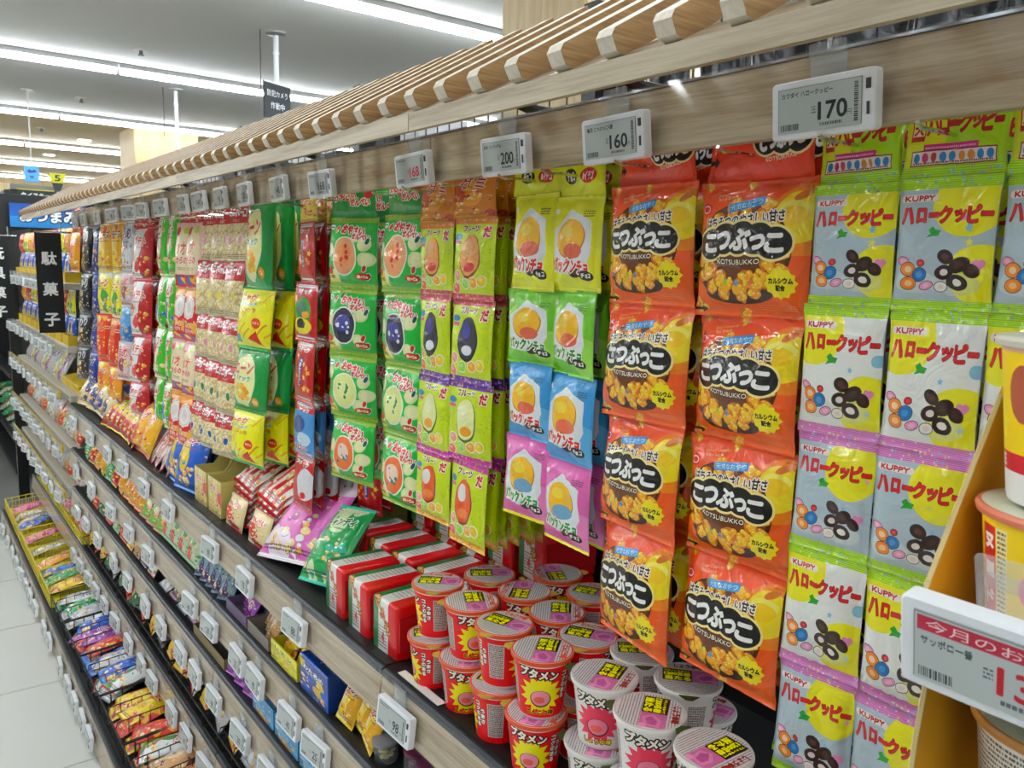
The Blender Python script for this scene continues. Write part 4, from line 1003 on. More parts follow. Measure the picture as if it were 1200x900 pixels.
# noodle blocks in red, white and green wrap
def art_block():
    a = Art(160, 240, 'e9e6e2'); a.rect(0, 0, 42, 240, '1f7a44'); a.rect(104, 0, 56, 240, 'c81c26')
    a.lines(44, 20, 52, 10, 8, '9a9692', 3, .4); a.text('ベビーラーメン', 66, 150, 118, 24, 'd8a01c', [(2.4, '6a3010')], bold=1.4, rot=38); a.lines(40, 178, 56, 7, 7, '6a6a70', 5, .5); a.rect(48, 150, 38, 8, 'c83040', .6)
    a.text('4', 70, 200, 16, 22, 'c82838', bold=1.5); return a
BLK = printed('noodle_block_print', art_block(), .3, True, bump=.35)
b = MB(); b.box(-.06, .06, -.041, .041, 0, .098)
for k in range(len(b.f)):
    b.uv[k] = [(min(1, max(0, (.041 - p[1]) / .082)), (p[2] / .098) * .5 if k in (0, 1, 2, 3) else .5 + (p[0] + .06) / .12 * .5) for p in [b.v[i] for i in b.f[k]]]
blk_me = b.build('wrapper', BLK, bevel=.007, seg=3, smooth=True)
b = MB(); b.box(-.056, .056, -.0435, -.041, .02, .078); seam_me = b.build('side_seam', plain('c41a22', .25, bump=.3))
p0 = None
bl = [(.685, 1.155, 0, 'front row'), (.685, 1.252, 0, 'front row'), (.685, 1.348, 0, 'front row')] + [(.812, 1.13 + .096 * j, 0, 'middle row') for j in range(5)] + [(.94, 1.08 + .096 * j, z, 'back row, ' + ('upper layer' if z else 'lower layer')) for z in (0, 1) for j in range(5)]
for i, (x, y, z, w) in enumerate(bl):
    lb = 'red, white and green wrapped noodle block, %s, %s from the right' % (w, ORD[i if i < 3 else (i - 3) % 5])
    loc = (x, y, SH + .0005 + z * .1); rot = (0, 0, random.uniform(-.06, .06))
    if p0 is None:
        p0 = thing('noodle_block', lb, 'snack pack', loc, rot, 'red, white and green noodle blocks'); part('wrapper', blk_me, p0); part('side_seam', seam_me, p0)
    else: dup(p0, loc, rot, lb)

_cn = {}
def bag(key, w, h, th, x, y, z, tilt=0, yaw=0, roll=0, label='', group='', name='snack_bag', cat='snack bag', seed=1, back=None):
    """bottom centre stands at (x, y, z); tilt leans the top away from the aisle"""
    R = Matrix.Rotation(math.radians(yaw), 3, 'Z') @ Matrix.Rotation(math.radians(tilt), 3, 'Y') @ Matrix.Rotation(math.radians(roll), 3, 'X')
    c = Vector((x, y, z)) + R @ Vector((0, 0, h / 2)) + Vector((0, 0, th * .42 * abs(math.sin(math.radians(tilt)))))
    o = part(name, pillow(key, w, h, th, .012, seed=seed, back=back), None, c, R.to_euler())
    _cn[label] = _cn.get(label, 0) + 1
    n = _cn[label]
    tag(o, label + ', %s from the viewer' % ORD[n - 1], cat, group or label)
    return o
def carton(lb, x0, x1, y0, y1, z, hf, hb, col, inner='55524a', group='', key=None, name='display_carton', thk=.002):
    t = thing(name, lb, 'carton', (x0, y0, z), group=group or 'display cartons')
    W, D = x1 - x0, y1 - y0
    m = pmat(key) if key else plain(col, .5)
    inn = plain(inner, .7)
    b = MB(); b.box(0, W, 0, D, 0, thk); part('base', b.build('base', inn), t)
    b = MB(); b.box(0, thk, 0, D, thk, hf, 0, None, True); b.uv = [[(0, 0), (1, 0), (1, 1), (0, 1)]] * len(b.f); part('front_panel', b.build('front_panel', m), t)
    b = MB(); b.box(W - thk, W, 0, D, thk, hb, 0); part('rear_panel', b.build('rear_panel', inn if not key else inn), t)
    b = MB(); b.prism([(0 + thk, thk), (W - thk, thk), (W - thk, hb), (W * .55, hb), (W * .3, hf), (thk, hf)], 'y', 0, thk); me = b.build('side_panel', plain(col, .5))
    part('side_panel', me, t); part('side_panel', me, t, (0, D - thk, 0))
    return t
def box_thing(lb, x0, x1, y0, y1, z0, z1, key, side, group='', name='snack_box'):
    t = thing(name, lb, 'box', ((x0 + x1) / 2, (y0 + y1) / 2, z0), group=group)
    W, D, H = (x1 - x0) / 2, (y1 - y0) / 2, z1 - z0
    b = MB(); b.box(-W, W, -D, D, 0, H, 1, 0); 
    b.mi = [0, 1, 1, 1, 0, 1]; b.uv[4] = [(0, 0), (1, 0), (1, 1), (0, 1)]
    part('box_body', b.build('box_body', [pmat(key), plain(side, .4)], bevel=.0015, seg=1), t)
    b = MB(); b.box(-W * .98, W * .98, -D * .98, -D * .1, H, H + .0012); part('lid_flap', b.build('lid_flap', plain(side, .4)), t)
    return t

# pink biscuit bag, cellophane bag
bag('pink', .19, .23, .06, .635, 1.62, SH, 48, 10, -8, 'large pink and white biscuit bag', seed=2)
bag('green_b', .11, .18, .06, .64, 1.47, SH, 44, 10, -6, 'clear and green sweets bag beside the noodle blocks', seed=3, back=plain('b8ccd0', .15, .2))
# rice cracker packs: two sheaves, a cream front pack and striped ones laid over one another behind it
for n, (y0, sh) in enumerate(((1.775, 'near'), (1.935, 'far'))):
    bag('tan', .115, .085, .03, .632, y0, SH, 14, 0, 0, 'cream and red rice cracker pack at the front of the %s sheaf' % sh, seed=4)
    for i in range(6): bag('rice', .12, .21, .022, .645 + .004 * i, y0 - .01 + .008 * i, SH + .012 + .016 * i, 66 - 2 * i, -10 + 4 * i, -4 + 3 * i, 'red striped rice cracker pack in the %s sheaf' % sh, seed=5)
# pale yellow display cartons
carton('pale yellow display carton with printed front, right one', .63, .80, 2.02, 2.12, SH, .10, .15, 'cfc06a', '4c4a42', key='box_pale')
carton('pale yellow display carton with printed front, left one', .63, .80, 2.14, 2.24, SH, .10, .15, 'cfc06a', '4c4a42', key='box_pale')
carton('long low pale yellow carton behind the cracker sheaves', .80, .94, 1.62, 2.0, SH, .12, .12, 'b8ac58', '3a3830')
for i, y in enumerate((2.04, 2.08, 2.16, 2.20)): bag('yl1', .036, .10, .02, .70, y, SH + .012, 12, 0, 0, 'small yellow pack standing in a pale carton', seed=6)
for i, (y, yw) in enumerate(((2.33, 10), (2.45, 0), (2.40, 5))): bag('bag1', .14, .19, .06, .628 + .05 * (i // 2), y, SH, 20, yw, 0, 'bright blue cookie bag on the cup shelf', seed=7 + i % 2)
for i in range(8): bag('bag5', .06, .21, .026, .63 + .012 * (i % 2), 2.53 + .034 * i, SH + .004 * (i % 3), 36, -20 + i * 3, 18 - i * 3, 'thin white striped sweets pack in a loose heap', seed=8)
for i, (y, x) in enumerate(((2.79, .632), (2.89, .634), (2.84, .71), (2.95, .70))): bag('bag4', .13, .17, .07, x, y, SH, 22, 8 * i - 6, 0, 'yellow corn ring bag with red and white label', seed=9)
for i in range(12): bag('bag3', .11, .14, .055, .634 + .055 * (i % 2), 2.99 + .036 * i, SH + .03 * (i % 2), 36, -12 + 4 * i, 6, 'red and yellow corn stick bag in a heap', seed=10)
for i in range(8): bag('bag2', .16, .2, .09, .64 + .06 * (i % 2), 3.44 + .065 * i, SH + .03 * (i % 2), 34, -8 + 5 * i, 4, 'large cream noodle snack bag in a heap', seed=11 + i % 2)
for i in range(4): bag('bag1' if i % 2 else 'bag3', .11, .15, .05, .83, 2.6 + .16 * i, SH, 30, 0, 0, 'bag in the second row on the cup shelf', seed=12)

# ================================================================== SECOND SHELF (under the cups)
S2 = .72
t = box_thing('bright blue candyfloss box', .609, .76, 1.345, 1.475, S2, S2 + .075, 'box_blue', '1c3f88', 'boxes on the second shelf')
t = carton('yellow lemon sweets carton with dark inside', .608, .74, 1.49, 1.63, S2, .045, .085, 'd8cc1c', '3a3c3e', key='box_yel')
for i in range(4): bag('g2', .05, .07, .02, .63 + .03 * (i // 2), 1.525 + .065 * (i % 2), S2 + .008, 31, 10 * i, 0, 'small yellow sweet in the lemon carton', seed=13, name='wrapped_sweet', cat='sweet')
carton('grey lined sweets carton with brown packs', .609, .75, 1.65, 1.78, S2, .03, .075, '8a8078', '5a5a5c'); carton('grey lined sweets carton with purple packs', .609, .75, 1.79, 1.93, S2, .03, .075, '6a5a78', '5a5a5c')
for i in range(3): bag('g10', .05, .08, .018, .622 + .012 * i, 1.68 + .034 * i, S2 + .008, 34, 0, 0, 'brown chocolate pack in a grey carton', seed=14)
for i in range(3): bag('g8', .05, .08, .018, .622 + .012 * i, 1.82 + .036 * i, S2 + .008, 34, 0, 0, 'purple pack in a grey carton', seed=14)
for i in range(5): bag('g12', .05, .13, .018, .616, 1.97 + .048 * i, S2 + .002, 38, 30, 0, 'teal and plum wrapped stick', seed=15)
for i in range(4): bag('g11', .10, .12, .04, .617, 2.26 + .085 * i, S2, 27, 0, 0, 'clear bag of mixed green and brown sweets', seed=16, back=SILVER)
for i in range(3): bag('dot', .09, .11, .02, .616, 2.60 + .09 * i, S2, 32, 6, 0, 'flat card of dotted pink and green sweets', seed=17)
for i in range(3): bag('or2', .08, .11, .035, .616, 2.86 + .085 * i, S2, 28, 5, 0, 'orange ring snack bag', seed=18)
for i in range(7): bag(['or2', 'bag3', 'green_b', 'yl1'][i % 4], .09, .11, .04, .617, 3.13 + .105 * i, S2, 26, -6 + 5 * (i % 3), 0, 'small mixed snack bag on the second shelf', seed=19)
# clear jar-like capsules at the near end of the second shelf
TUBM = milky(clear('tub_plastic', 'f0f4f2', .08), .14)
def capsule(x, y, col, lb):
    t = thing('sweet_tub', lb, 'sweet tub', (x, y, S2), (random.uniform(-.1, .1), random.uniform(-.1, .1), random.uniform(0, 3)), 'small clear tubs of sweets')
    b = MB(); b.lathe([(.018, 0), (.021, .004), (.022, .034)], 20, 0, True, False); part('clear_tub', b.build('clear_tub', TUBM, smooth=True), t)
    b = MB(); b.lathe([(.0235, .034), (.0235, .040), (.019, .042)], 20); part('tub_lid', b.build('tub_lid', plain(col, .35), smooth=True), t)
    b = MB(); r = random.Random(int(x * 999 + y * 77))
    for k in range(14):
        a, d, z = r.uniform(0, 6.28), r.uniform(0, .014), .004 + .004 * (k // 2)
        b.lathe([(.0005, z), (.0055, z + .001), (.0055, z + .004), (.0005, z + .005)], 6, 0, True, True, (d * math.cos(a), d * math.sin(a)))
    o = part('sweets', b.build('sweets', plain('e0d27a' if col != '7a3050' else 'c8a0b8', .4)), t)
k = 0
for y, x, c in ((1.05, .66, '7a3050'), (1.105, .66, '7a3050'), (1.16, .635, '8a8a8e'), (1.205, .69, 'b8b4a4'), (1.27, .70, '8aa05a'), (1.08, .715, '6a2848'), (1.14, .715, '6a2848'), (1.24, .72, 'b0b8b0'), (1.0, .66, '7a3050')):
    capsule(x, y, c, 'small clear tub of sweets, second shelf, %s' % ['purple lid, front, second from the right', 'purple lid, front, third from the right', 'grey lid, front', 'cream lid, behind the yellow bags', 'green lid', 'dark plum lid, behind, nearer', 'dark plum lid, behind, farther', 'pale lid, behind', 'purple lid, front, rightmost'][k]); k += 1

for i in range(3): bag('yl1', .055, .085, .03, .618 + .012 * (i % 2), 1.205 + .045 * i, S2, 24, 10 * i - 10, 8, 'small bag of pale yellow sweets beside the blue box', 'small bags of yellow sweets', seed=37)
b = MB(); b.box(.6075, .6215, .955, 1.075, .9235, .9245); o = part('paper_strip', b.build('paper_strip', plain('eceae4', .6)), None); tag(o, 'white paper strip stuck on the front rail of the cup shelf', 'paper strip')
# ================================================================== THIRD SHELF
S3 = .543
for i in range(3): box_thing('sky blue biscuit box on the third shelf, %s from the near end' % ORD[i], .609, .72, 1.36 + .135 * i, 1.485 + .135 * i, S3, S3 + .05, 'box_sky', '4a80b0', 'sky blue boxes on the third shelf')
for i in range(3): bag('g8', .08, .09, .03, .617, 1.79 + .06 * i, S3, 24, 10, 0, 'shiny purple sweets bag on the third shelf', seed=20)
carton('small dark carton of snack packs on the third shelf', .609, .73, 1.96, 2.22, S3, .03, .07, '8a7a50', '2a2a2a')
for i in range(5): bag(['g9', 'g10', 'or2', 'g4', 'g10'][i], .05, .08, .02, .665, 1.99 + .048 * i, S3 + .004, 27, 0, 0, 'small pack in the dark carton of the third shelf', seed=21)
for i in range(4): bag('g5' if i % 2 else 'g1', .09, .10, .02, .617, 2.28 + .1 * i, S3, 66, 0, 0, 'dark and silver pack lying on the third shelf', seed=22)
for i in range(4): bag(['g6', 'g1', 'g10', 'g2'][i], .08, .10, .03, .617, 2.72 + .1 * i, S3, 27, 0, 0, 'mixed snack pack on the third shelf', seed=23)
for i in range(6): bag(['g4', 'g11', 'or1', 'g3'][i % 4], .10, .11, .04, .617, 3.12 + .125 * i, S3, 24, 0, 0, 'red or green snack bag far along the third shelf', seed=24)

# ================================================================== WIRE BASKETS (fourth shelf and floor shelf)
def basket(lb, x0, x1, y0, y1, z, h, mat, group):
    t = thing('wire_basket', lb, 'basket', (x0, y0, z), group=group)
    W, D = x1 - x0, y1 - y0; wr = .0018 if mat is YWIRE else .0012
    b = MB(); b.tube([(0, 0, h), (W, 0, h + .02), (W, D, h + .02), (0, D, h), (0, 0, h)], .0028, 6); part('rim', b.build('rim', mat), t)
    b = MB(); n = int(D / .034)
    for i in range(n + 1): y = D * i / n; b.tube(([(0, y, h)] if h > .045 else []) + [(.004, y, .002), (W - .004, y, .002), (W, y, h + .02)], wr, 4)
    n = int(W / .034)
    for i in range(n + 1): x = W * i / n; b.tube([(x, 0, h + .02 * x / W), (x, .003, .002), (x, D - .003, .002), (x, D, h + .02 * x / W)], wr, 4)
    part('wire_mesh', b.build('wire_mesh', mat), t)
    if mat is YWIRE:
        b = MB(); b.box(.003, W - .003, .003, D - .003, .002, .003); part('base_sheet', b.build('base_sheet', plain('d8c81c', .5)), t)
    for k in (.33, .66):
        b = MB(); b.tube([(0, D * k, h * .6), (.01, D * k, h + .012), (W, D * k, h + .03)], .002, 5)
        b.tube([(0, D * k, h * .3), (W, D * k, h * .5)], .0015, 4)
        for q in (.2, .35, .5, .65, .8): b.tube([(W * q, D * k, .003), (W * q, D * k, h + .014 + .016 * q)], .0012, 4)
        part('divider', b.build('divider', mat), t)
    return t
F4, F5 = .298, .105
e5 = [1.75, 2.08, 2.41, 2.74, 3.07, 3.40, 3.73, 4.06, 4.39, 4.72, 5.05, 5.4]
key5 = [['g9', 'g1', 'g6'], ['g6', 'g4', 'g10'], ['g2', 'g4', 'g2'], ['g5', 'g6', 'g7'], ['g7', 'g4', 'g8'], ['g5', 'g5', 'green_b'], ['or2', 'g2', 'green_b'], ['g7', 'or2', 'g9'], ['g5', 'g11', 'g9'], ['g6', 'g7', 'g5'], ['g6', 'g9', 'g2']]
for i in range(len(e5) - 1):
    ylw = e5[i] > 3.5
    basket('%s wire basket on the floor shelf, %s from the near end' % ('yellow' if ylw else 'black', ORD[i]), .452, .66, e5[i] + .004, e5[i + 1] - .004, F5, .062, YWIRE if ylw else BLACK, 'wire baskets on the floor shelf')
    D = (e5[i + 1] - e5[i]) / 3
    for k in range(3):
        if ylw and (i + k) % 3 == 0: continue
        for m in range(1 if ylw else 2):
            kk = key5[i][k] if m == 0 else key5[i][(k + 1) % 3]
            bag(kk, .095, .17, .03, .468 + .02 * m + random.uniform(-.006, .006), e5[i] + D * (k + .5) + random.uniform(-.012, .012), F5 + .006 + .024 * m, 74 + 4 * m, random.uniform(-24, 12), random.uniform(-10, 10), '%s snack bag in the floor baskets' % {'g9': 'pink', 'g1': 'black', 'g6': 'white and red', 'g4': 'red', 'g10': 'brown', 'g2': 'yellow', 'g5': 'silver', 'g7': 'blue', 'g8': 'purple', 'green_b': 'green', 'or2': 'orange', 'g11': 'pale green'}[kk], 'snack bags in the floor shelf baskets', seed=25 + m + k)
e4 = [1.80, 2.15, 2.50, 2.85, 3.20, 3.55, 3.90, 4.25, 4.6, 4.95, 5.3]
key4 = [['g5', 'g2'], ['g2', 'g6'], ['g2', 'g1'], ['g4', 'g3'], ['g3', 'g5'], ['g2', 'g4'], ['g4', 'g9'], ['g6', 'g9'], ['g5', 'g6'], ['g7', 'g2']]
for i in range(len(e4) - 1):
    ylw = e4[i] > 3.8
    basket('%s wire basket on the fourth shelf, %s from the near end' % ('yellow' if ylw else 'black', ORD[i]), .608, .80, e4[i] + .004, e4[i + 1] - .004, F4 + .002, .04, YWIRE if ylw else BLACK, 'wire baskets on the fourth shelf')
    for k in range(3):
        kk = key4[i][k % 2]
        bag(kk, .10, .135, .04, .626, e4[i] + .35 / 3 * (k + .5), F4 + .018, 40, random.uniform(-14, 14), random.uniform(-5, 5), '%s snack bag in the fourth shelf baskets' % {'g9': 'pink', 'g1': 'black', 'g6': 'white and red', 'g4': 'red', 'g2': 'yellow', 'g5': 'silver', 'g7': 'blue', 'g3': 'dark green'}[kk], 'snack bags in the fourth shelf baskets', seed=27)

# ================================================================== FAR SECTION OF THE FIXTURE
for k, (nm, zt, x, dp) in enumerate(TIERS[3:]):
    shelf_unit('pale wood fronted shelf, %s, beyond the far end of the packs' % nm, x, 4.03, 5.4, zt, dp, .064, .014, lean=.004)
FY0, FY1 = 4.12, 6.0
far = [(1.45, 'top'), (1.165, 'second'), (.94, 'third'), (.69, 'fourth'), (.475, 'fifth')]
for k, (z, nm) in enumerate(far):
    t = thing('steel_shelf', 'cream metal shelf of the far section, %s one' % nm, 'shelf', (.62, FY0, z), group='cream shelves of the far section')
    b = MB(); b.box(0, .42, 0, FY1 - FY0, -.03, 0); part('shelf_board', b.build('shelf_board', CREAMMETAL, bevel=.003, seg=1), t)
    b = MB(); b.box(-.05, -.047, 0, FY1 - FY0, -.045, .03); b.box(-.05, 0, 0, FY1 - FY0, -.012, -.009); part('clear_front', b.build('clear_front', CLEARW), t)
    if k in (2, 3, 4):
        b = MB(); b.box(-.044, -.036, 0, FY1 - FY0, -.008, .022); part('yellow_strip', b.build('yellow_strip', YELLOWC), t)
    for i in range(9):
        y = FY0 + .09 + .2 * i
        key = 's' + ['35', '20', '48'][i % 3]
        if k == 4 and i in (5, 6, 7): key = 'sred'
        price_tag((.562, y, z - .02), 'white price tag on the %s cream shelf, %s from the near end%s' % (nm, ORD[i], ', red screen' if key == 'sred' else ''), key, (lambda: tag_art('68', '', True, 3, '特価')), tilt=4, roll=random.uniform(-3, 3), yaw=random.uniform(-4, 14), group='price tags on the cream shelves', s=.92)
b = MB(); b.box(1.04, 1.06, FY0, FY1, .02, 1.66); o = part('back_panel', b.build('back_panel', plain('1b1b1c', .7)), None); tag(o, 'dark back panel of the far section', 'shelf frame')
b = MB(); b.box(.585, .645, FY1, FY1 + .05, 0, 1.67); o = part('end_post', b.build('end_post', BLACK), None); tag(o, 'tall black post at the far end of the cream shelves', 'post')
# goods on the cream shelves
for k in (0, 1):
    z = far[k][0]
    for i in range(9):
        y = FY0 + .11 + .2 * i
        t = thing('display_tray', 'yellow display tray on the %s cream shelf, %s from the near end' % (far[k][1], ORD[i]), 'tray', (.63, y, z), group='yellow trays on the cream shelves')
        b = MB(); b.box(0, .12, -.08, .08, 0, .003); b.box(0, .003, -.08, .08, .003, .045); b.box(.003, .12, -.08, -.077, .003, .045); b.box(.003, .12, .077, .08, .003, .045); part('tray_body', b.build('tray_body', YELLOWC), t)
        for m in range(2):
            col = [('or2', 'e8901c'), ('yl2', 'c8d42a'), ('hd_red', 'b81c28')][(i if k == 0 else i + 1) % 3][0]
            lb = 'tall snack tube in the yellow trays, %s cream shelf' % far[k][1]
            o = bag(col, .065, .12, .03, .665, y - .037 + .074 * m, z + .13, 2, 6, 0, lb, 'tall tube packs on the cream shelves', seed=30, name='snack_tube', cat='snack pack')
            o2 = bag('bag1', .06, .125, .03, .663, y - .037 + .074 * m, z + .008, 2, 6, 0, 'blue pack in the yellow trays, %s cream shelf' % far[k][1], 'blue packs on the cream shelves', seed=31, name='snack_tube', cat='snack pack')
z = far[2][0]
for i in range(3):
    b = MB(); w = .15
    b.prism([(0, 0), (.24, 0), (.24, .09), (.1, .05), (0, .035)], 'y', 0, w); b.f and None
    o = part('yellow_wedge', b.build('yellow_wedge', YELLOWC, bevel=.002, seg=1), None, (.66, FY0 + .01 + .155 * i, z + .001)); tag(o, 'empty yellow sloped display block on the third cream shelf, %s from the near end' % ORD[i], 'display block', 'yellow display blocks')
for i in range(16): bag(['g5', 'g8', 'yl2', 'g6', 'g5'][i % 5], .09, .16, .02, .66, FY0 + .52 + .085 * i, z, 26, 0, 10, 'slim pack standing on the third cream shelf', seed=32)
for k in (3, 4):
    for i in range(17): bag(['g11', 'g10', 'g6', 'g4', 'g5'][(i * 3 + k) % 5], .10, .13, .03, .655, FY0 + .08 + .108 * i, far[k][0], 30, 0, 0, 'mixed sweets pack standing on the %s cream shelf' % far[k][1], seed=33)
bag('hd_red', .09, .2, .03, .70, 4.16, 1.60, 4, 12, -14, 'dark red pack hanging near the end of the canopy', seed=34, name='snack_pack', cat='snack pack')
bag('or2', .1, .18, .04, .665, 4.10, 1.50, 4, 10, 0, 'orange pack next to the hanging dark red pack', seed=35, name='snack_pack', cat='snack pack')

# ---- hanging aisle signs
def flag(lb, chars, x0, x1, y, z0, z1):
    t = thing('hanging_sign', lb, 'sign', ((x0 + x1) / 2, y, z1), group='black hanging signs with white characters')
    W, H = x1 - x0, z1 - z0
    a = Art(110, int(110 * H / W), '24282b'); n = len(chars); st = a.h / (n + .25)
    for i, ch in enumerate(chars): a.text(ch, 55, a.h * .06 + st * (i + .62), 62, 60, 'eef0ee', bold=1.6)
    b = MB(); b.box(-W / 2, W / 2, -.0015, .0015, -H, 0, 0)
    b.face([(-W / 2, -.0022, -H), (W / 2, -.0022, -H), (W / 2, -.0022, 0), (-W / 2, -.0022, 0)], [(0, 0), (1, 0), (1, 1), (0, 1)], 1)
    part('sign_panel', b.build('sign_panel', [plain('24282b', .4), printed('sign_' + str(n), a, .3, False)]), t)
    b = MB(); b.tube([(-W / 2, 0, .004), (W / 2 + .04, 0, .004)], .004, 6); b.tube([(W / 2, 0, .004), (W / 2, 0, .05)], .003, 6); part('hanger', b.build('hanger', CHROME), t)
flag('black hanging sign with three white characters 駄菓子', '駄菓子', .505, .606, 4.045, 1.236, 1.667)
flag('black hanging sign with four white characters, at the left edge', '玩具菓子', .40, .504, 5.0, 1.236, 1.663)

# ---- things beyond the far section
t = thing('dark_gondola', 'dark shelving unit with green bags beyond the black post', 'shelf', (.62, 6.5, 0))
b = MB(); b.box(.17, .9, 0, 1.5, 0, 1.75); part('back_box', b.build('back_box', plain('191a1b', .7)), t)
for z in (.05, .28, .72, 1.15): 
    b = MB(); b.box(0, .17, 0, 1.5, z, z + .03); part('shelf_board', b.build('shelf_board', DARK), t)
for r_ in range(4):
    for i in range(5): bag('green_b' if (i + r_) % 2 else 'g11',   .13, .13, .05, .64, 6.6 + .27 * i, .31 + .06 * r_, 78, 0, 0, 'green and white bag in the pile beyond the post', 'green bags beyond the black post', seed=36, back=SILVER)
def board_sign(lb, x0, x1, y, z0, z1, art, edge='202428', name='wall_sign'):
    t = thing(name, lb, 'sign', ((x0 + x1) / 2, y, z0))
    W, H = x1 - x0, z1 - z0
    b = MB(); b.box(-W / 2, W / 2, 0, .03, 0, H)
    part('sign_box', b.build('sign_box', plain(edge, .5)), t)
    b = MB(); b.face([(-W / 2, -.002, 0), (W / 2, -.002, 0), (W / 2, -.002, H), (-W / 2, -.002, H)], [(0, 0), (1, 0), (1, 1), (0, 1)]); b.face([(-W / 2, -.0005, 0), (-W / 2, -.0005, H), (W / 2, -.0005, H), (W / 2, -.0005, 0)])
    part('sign_face', b.build('sign_face', printed('face_' + name + str(int(x0 * 100)), art, .4, False)), t)
    return t
a = Art(420, 110, '1f62a8'); a.vgrad(0, 60, '1a5298', '1f66ae'); a.vgrad(60, 110, '2a86bc', '2a7cb0'); 
a.text('おつまみ用品', 215, 56, 350, 56, 'f4f6f8', [(5, '10203c')], bold=2.5)
board_sign('blue shop sign with white characters behind the end of the canopy', .83, 1.6, 8.0, 1.80, 1.995, a, '10284a')
a = Art(160, 40, '2a2c2c'); a.rect(0, 0, 160, 4, 'c8c03a'); a.text('ウイスキー', 80, 23, 120, 18, 'f0f0ec', bold=1.2)
board_sign('small dark sign reading ウイスキー', 1.0, 1.31, 9.0, 2.085, 2.185, a, '2a2c2c', 'shelf_sign')
a = Art(80, 100, '6aaee8'); a.text('⇔', 40, 34, 54, 22, '1c4a78', bold=1.6); a.text('WC', 40, 70, 24, 18, '1c4a78', bold=1)
ts = board_sign('light blue hanging sign with a double arrow', .99, 1.10, 8.3, 2.20, 2.335, a, '6aaee8', 'arrow_sign')
b = MB(); b.tube([(0, 0, .13), (0, 0, CEIL - 2.20)], .006, 6); b.lathe([(.05, CEIL - 2.205), (.05, CEIL - 2.20)], 12); part('hanging_rod', b.build('hanging_rod', plain('d0d2d0', .4)), ts)
a = Art(110, 100, 'd2d02a'); a.text('5', 55, 50, 34, 60, '20241c', bold=2)
t = thing('aisle_marker', 'yellow aisle marker with the number 5 on a dark point', 'sign', (1.345, 9.0, 2.185))
b = MB(); b.prism([(-.05, .075), (.05, .075), (.07, .165), (-.07, .165)], 'y', 0, .02, 0); b.face([(-.05, -.001, .075), (.05, -.001, .075), (.07, -.001, .165), (-.07, -.001, .165)], [(.15, 0), (.85, 0), (1, 1), (0, 1)], 1)
part('number_panel', b.build('number_panel', [plain('d2d02a', .5), printed('aisle_number', a, .4, False)]), t)
b = MB(); b.prism([(-.02, 0), (.02, 0), (.048, .074), (-.048, .074)], 'y', 0, .02); part('dark_point', b.build('dark_point', plain('34383a', .5)), t)
b = MB(); b.box(.95, 1.45, 9.02, 9.2, 2.175, 2.185); b.box(.95, 1.45, 9.02, 9.05, 2.185, 2.225)
o = part('cabinet_top', b.build('cabinet_top', plain('8c8a80', .5)), None); tag(o, 'grey top rail of the drinks cabinet below the aisle marker', 'cabinet top')
b = MB(); b.box(.0, 3.6, 8.05, 8.6, 0, 2.07); o = part('drinks_cabinet', b.build('drinks_cabinet', plain('131517', .6), bevel=.01), None); tag(o, 'large dark cabinet wall behind the blue sign', 'cabinet')
b = MB(); b.box(.9, 1.5, 9.0 + .03, 9.5, 0, 2.17); o = part('drinks_shelf', b.build('drinks_shelf', plain('2c2e2e', .6), bevel=.01), None); tag(o, 'dark shelf block under the small ウイスキー sign', 'shelf')

# ================================================================== CUP DISPLAY AT THE RIGHT EDGE
CARD = plain('e0a41c', .6, var=.03)
t = thing('floor_stand', 'slim dark stand carrying the cup display at the right edge', 'display stand', (.58, .12, 0))
b = MB(); b.box(0, .012, -.1, .075, .02, 1.60); part('stand_panel', b.build('stand_panel', plain('6a5434', .6)), t)
b = MB(); b.box(-.12, .012, -.1, .075, 0, .02); part('base_plate', b.build('base_plate', DARK), t)
b = MB(); b.box(-.155, 0, -.1, .072, 1.355, 1.361); part('tray_shelf', b.build('tray_shelf', plain('8a8c8c', .4)), t)
b = MB(); b.box(-.155, 0, -.1, .072, 1.13, 1.136); part('tray_shelf', b.build('tray_shelf', plain('8a8c8c', .4)), t)
def cut_carton(lb, zb, pts):
    t = thing('cut_carton', lb, 'carton', (0, 0, 0), group='yellow cut cartons at the right edge')
    b = MB(); b.prism(pts, 'y', .197, .2, 0); part('side_panel', b.build('side_panel', CARD), t)
    b = MB()
    for p, q in list(zip(pts[-3:], pts[-2:] + pts[:1])):
        b.tube([(p[0], .1985, p[1]), (q[0], .1985, q[1])], .0018, 5)
    part('cut_edge', b.build('cut_edge', plain('d8c48a', .7)), t)
    b = MB(); b.box(.43, .57, .03, .196, zb, zb + .002); part('base', b.build('base', CARD), t)
E5 = EYE
cut_carton('yellow cut carton around the cups at the right edge, upper one', 1.3615, [(.435, E5 - .2075), (.57, E5 - .2075), (.57, E5 - .03), (.54, E5 - .03), (.508, E5 - .066), (.442, E5 - .164), (.428, E5 - .195)][::1])
cut_carton('yellow cut carton below the large price tag, lower one', 1.1365, [(.43, E5 - .433), (.57, E5 - .433), (.57, E5 - .222), (.50, E5 - .222), (.452, E5 - .225), (.446, E5 - .26), (.44, E5 - .36)])
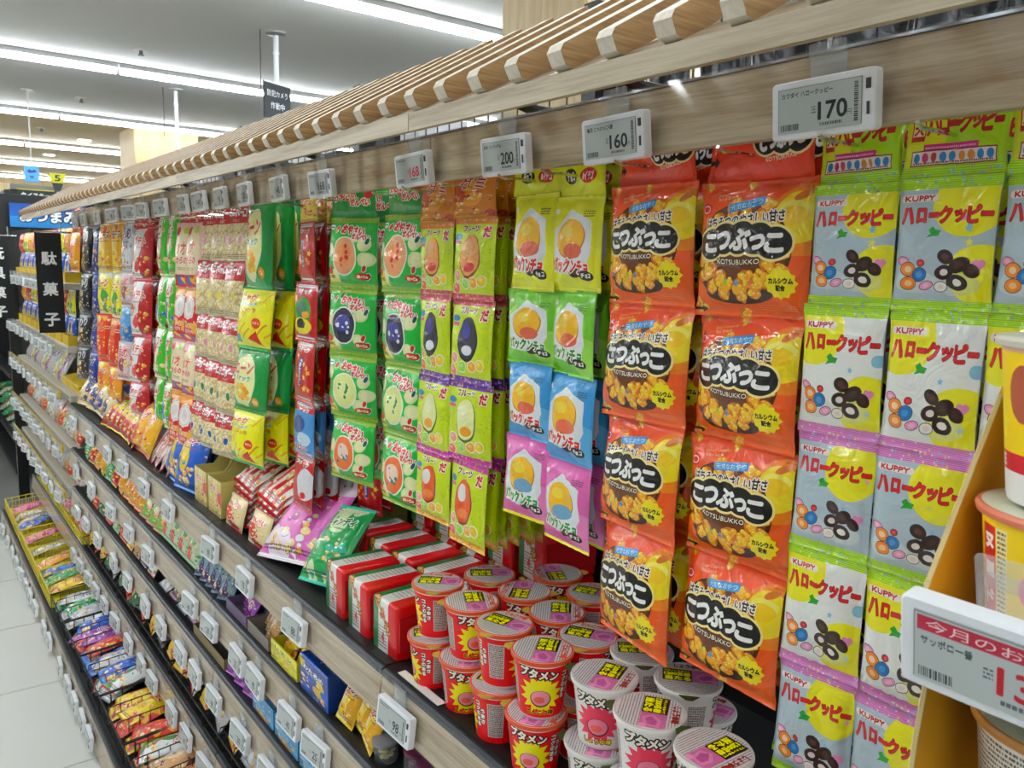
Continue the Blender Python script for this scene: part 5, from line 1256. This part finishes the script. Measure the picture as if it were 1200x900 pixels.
def big_cup(lb, x, y, z, key, art, rim, r=.0445, h=.086, rot=0):
    t = thing('noodle_cup', lb, 'noodle cup', (x, y, z), (0, 0, rot), 'large noodle cups at the right edge')
    b = MB(); b.lathe([(r * .74, 0), (r * .76, .004), (r * .96, h - .006), (r * .97, h - .003)], 48, 0, True, False); part('cup_body', b.build('cup_body', printed('big_cup_' + key, art, .35, False, wrap=True), smooth=True), t)
    b = MB(); b.lathe([(r * .97, h - .005), (r * 1.03, h - .004), (r * 1.05, h - .001), (r * 1.02, h + .001), (r * .97, h + .001)], 48, 0, False, False); part('rim', b.build('rim', plain(rim, .35), smooth=True), t)
    b = MB(); b.lathe([(r * .97, h), (r * .98, h + .0012)], 48, 0, False, True); part('lid', b.build('lid', plain('d8dcc0', .3, bump=.3)), t)
    return t
def art_big(n):
    a = Art(600, 220, 'f2cc1c')
    if n == 0:
        for cx in (60, 240, 430): a.ell(cx, 60, 40, 44, '6aa0c4'); a.ell(cx - 46, 66, 26, 40, 'a86048'); a.ell(cx + 36, 110, 60, 50, 'f6dc2a'); a.ell(cx + 34, 120, 10, 13, 'd8562a')
        a.rect(0, 150, 600, 26, 'c02838')
        for cx in (90, 290, 490): a.text('NOODLE', cx, 163, 120, 16, 'f6f0ec', bold=1.5)
        a.rect(0, 176, 600, 44, 'ecebe8')
        for cx in (70, 270, 470): a.rect(cx, 184, 60, 18, 'c8303a'); a.text('しょうゆ味', cx + 30, 193, 52, 12, 'f4ece8', bold=.8)
        a.rect(0, 0, 600, 10, 'e8b8b0')
    elif n == 1:
        for cx in (40, 190, 340, 490): a.rect(cx, 16, 30, 190, 'c83a3a'); a.vtext('ヌードル', cx + 15, 40, 20, 40, 'f4ece4', bold=1.6); a.rect(cx + 32, 16, 18, 190, 'e8e0b0'); a.lines(cx + 34, 20, 14, 26, 7, '5a4a2a', cx, .5); a.ell(cx + 96, 90, 30, 30, 'e86a9a'); a.ell(cx + 100, 150, 26, 20, '6aa04a')
    else:
        a = Art(600, 220, 'e4ded2')
        for y in range(14, 214, 8): a.lines(4, y, 592, 1, 8, '4a4640', y, .55)
    return a
big_cup('yellow and white noodle cup at the right edge, top of the stack', .488, .147, EYE - .2045 + .0895, '0', art_big(0), 'ddd8c8', rot=.6)
big_cup('yellow noodle cup with orange red rim under the top cup', .486, .147, EYE - .2045, '1', art_big(1), 'e07a5a', rot=.2)
big_cup('pale cup covered in small print below the large price tag', .50, .142, EYE - .4305 + .105, '2', art_big(2), 'c8863a', r=.046)
a = tag_art('138', 'サッポロ一番', True, 4, '今月のお買得')
price_tag((.402, .1405, EYE - .178), 'large white price tag with a red banner at the right edge', 'banner', (lambda: a), tilt=-10, roll=0, group=None)
b = MB(); b.box(.41, .424, .02, .19, 1.372, 1.40); o = part('label_rail', b.build('label_rail', CLEARW), None); tag(o, 'clear label rail holding the large price tag at the right edge', 'label rail')

# a label that needed no ordinal loses it
for _l, _n in _cn.items():
    if _n == 1:
        for _o in bpy.data.objects:
            if _o.get('label') == _l + ', first from the viewer': _o['label'] = _l
_seen = {}
for _o in bpy.data.objects:
    if _o.get('label') and _o.parent is None: _seen.setdefault(_o['label'], []).append(_o.name)
for _k, _v in _seen.items():
    if len(_v) > 1: print('SAME', _k, _v[:4])
    if len(_k.replace(',', ' ').split()) > 16: print('TOOLONG', _k)
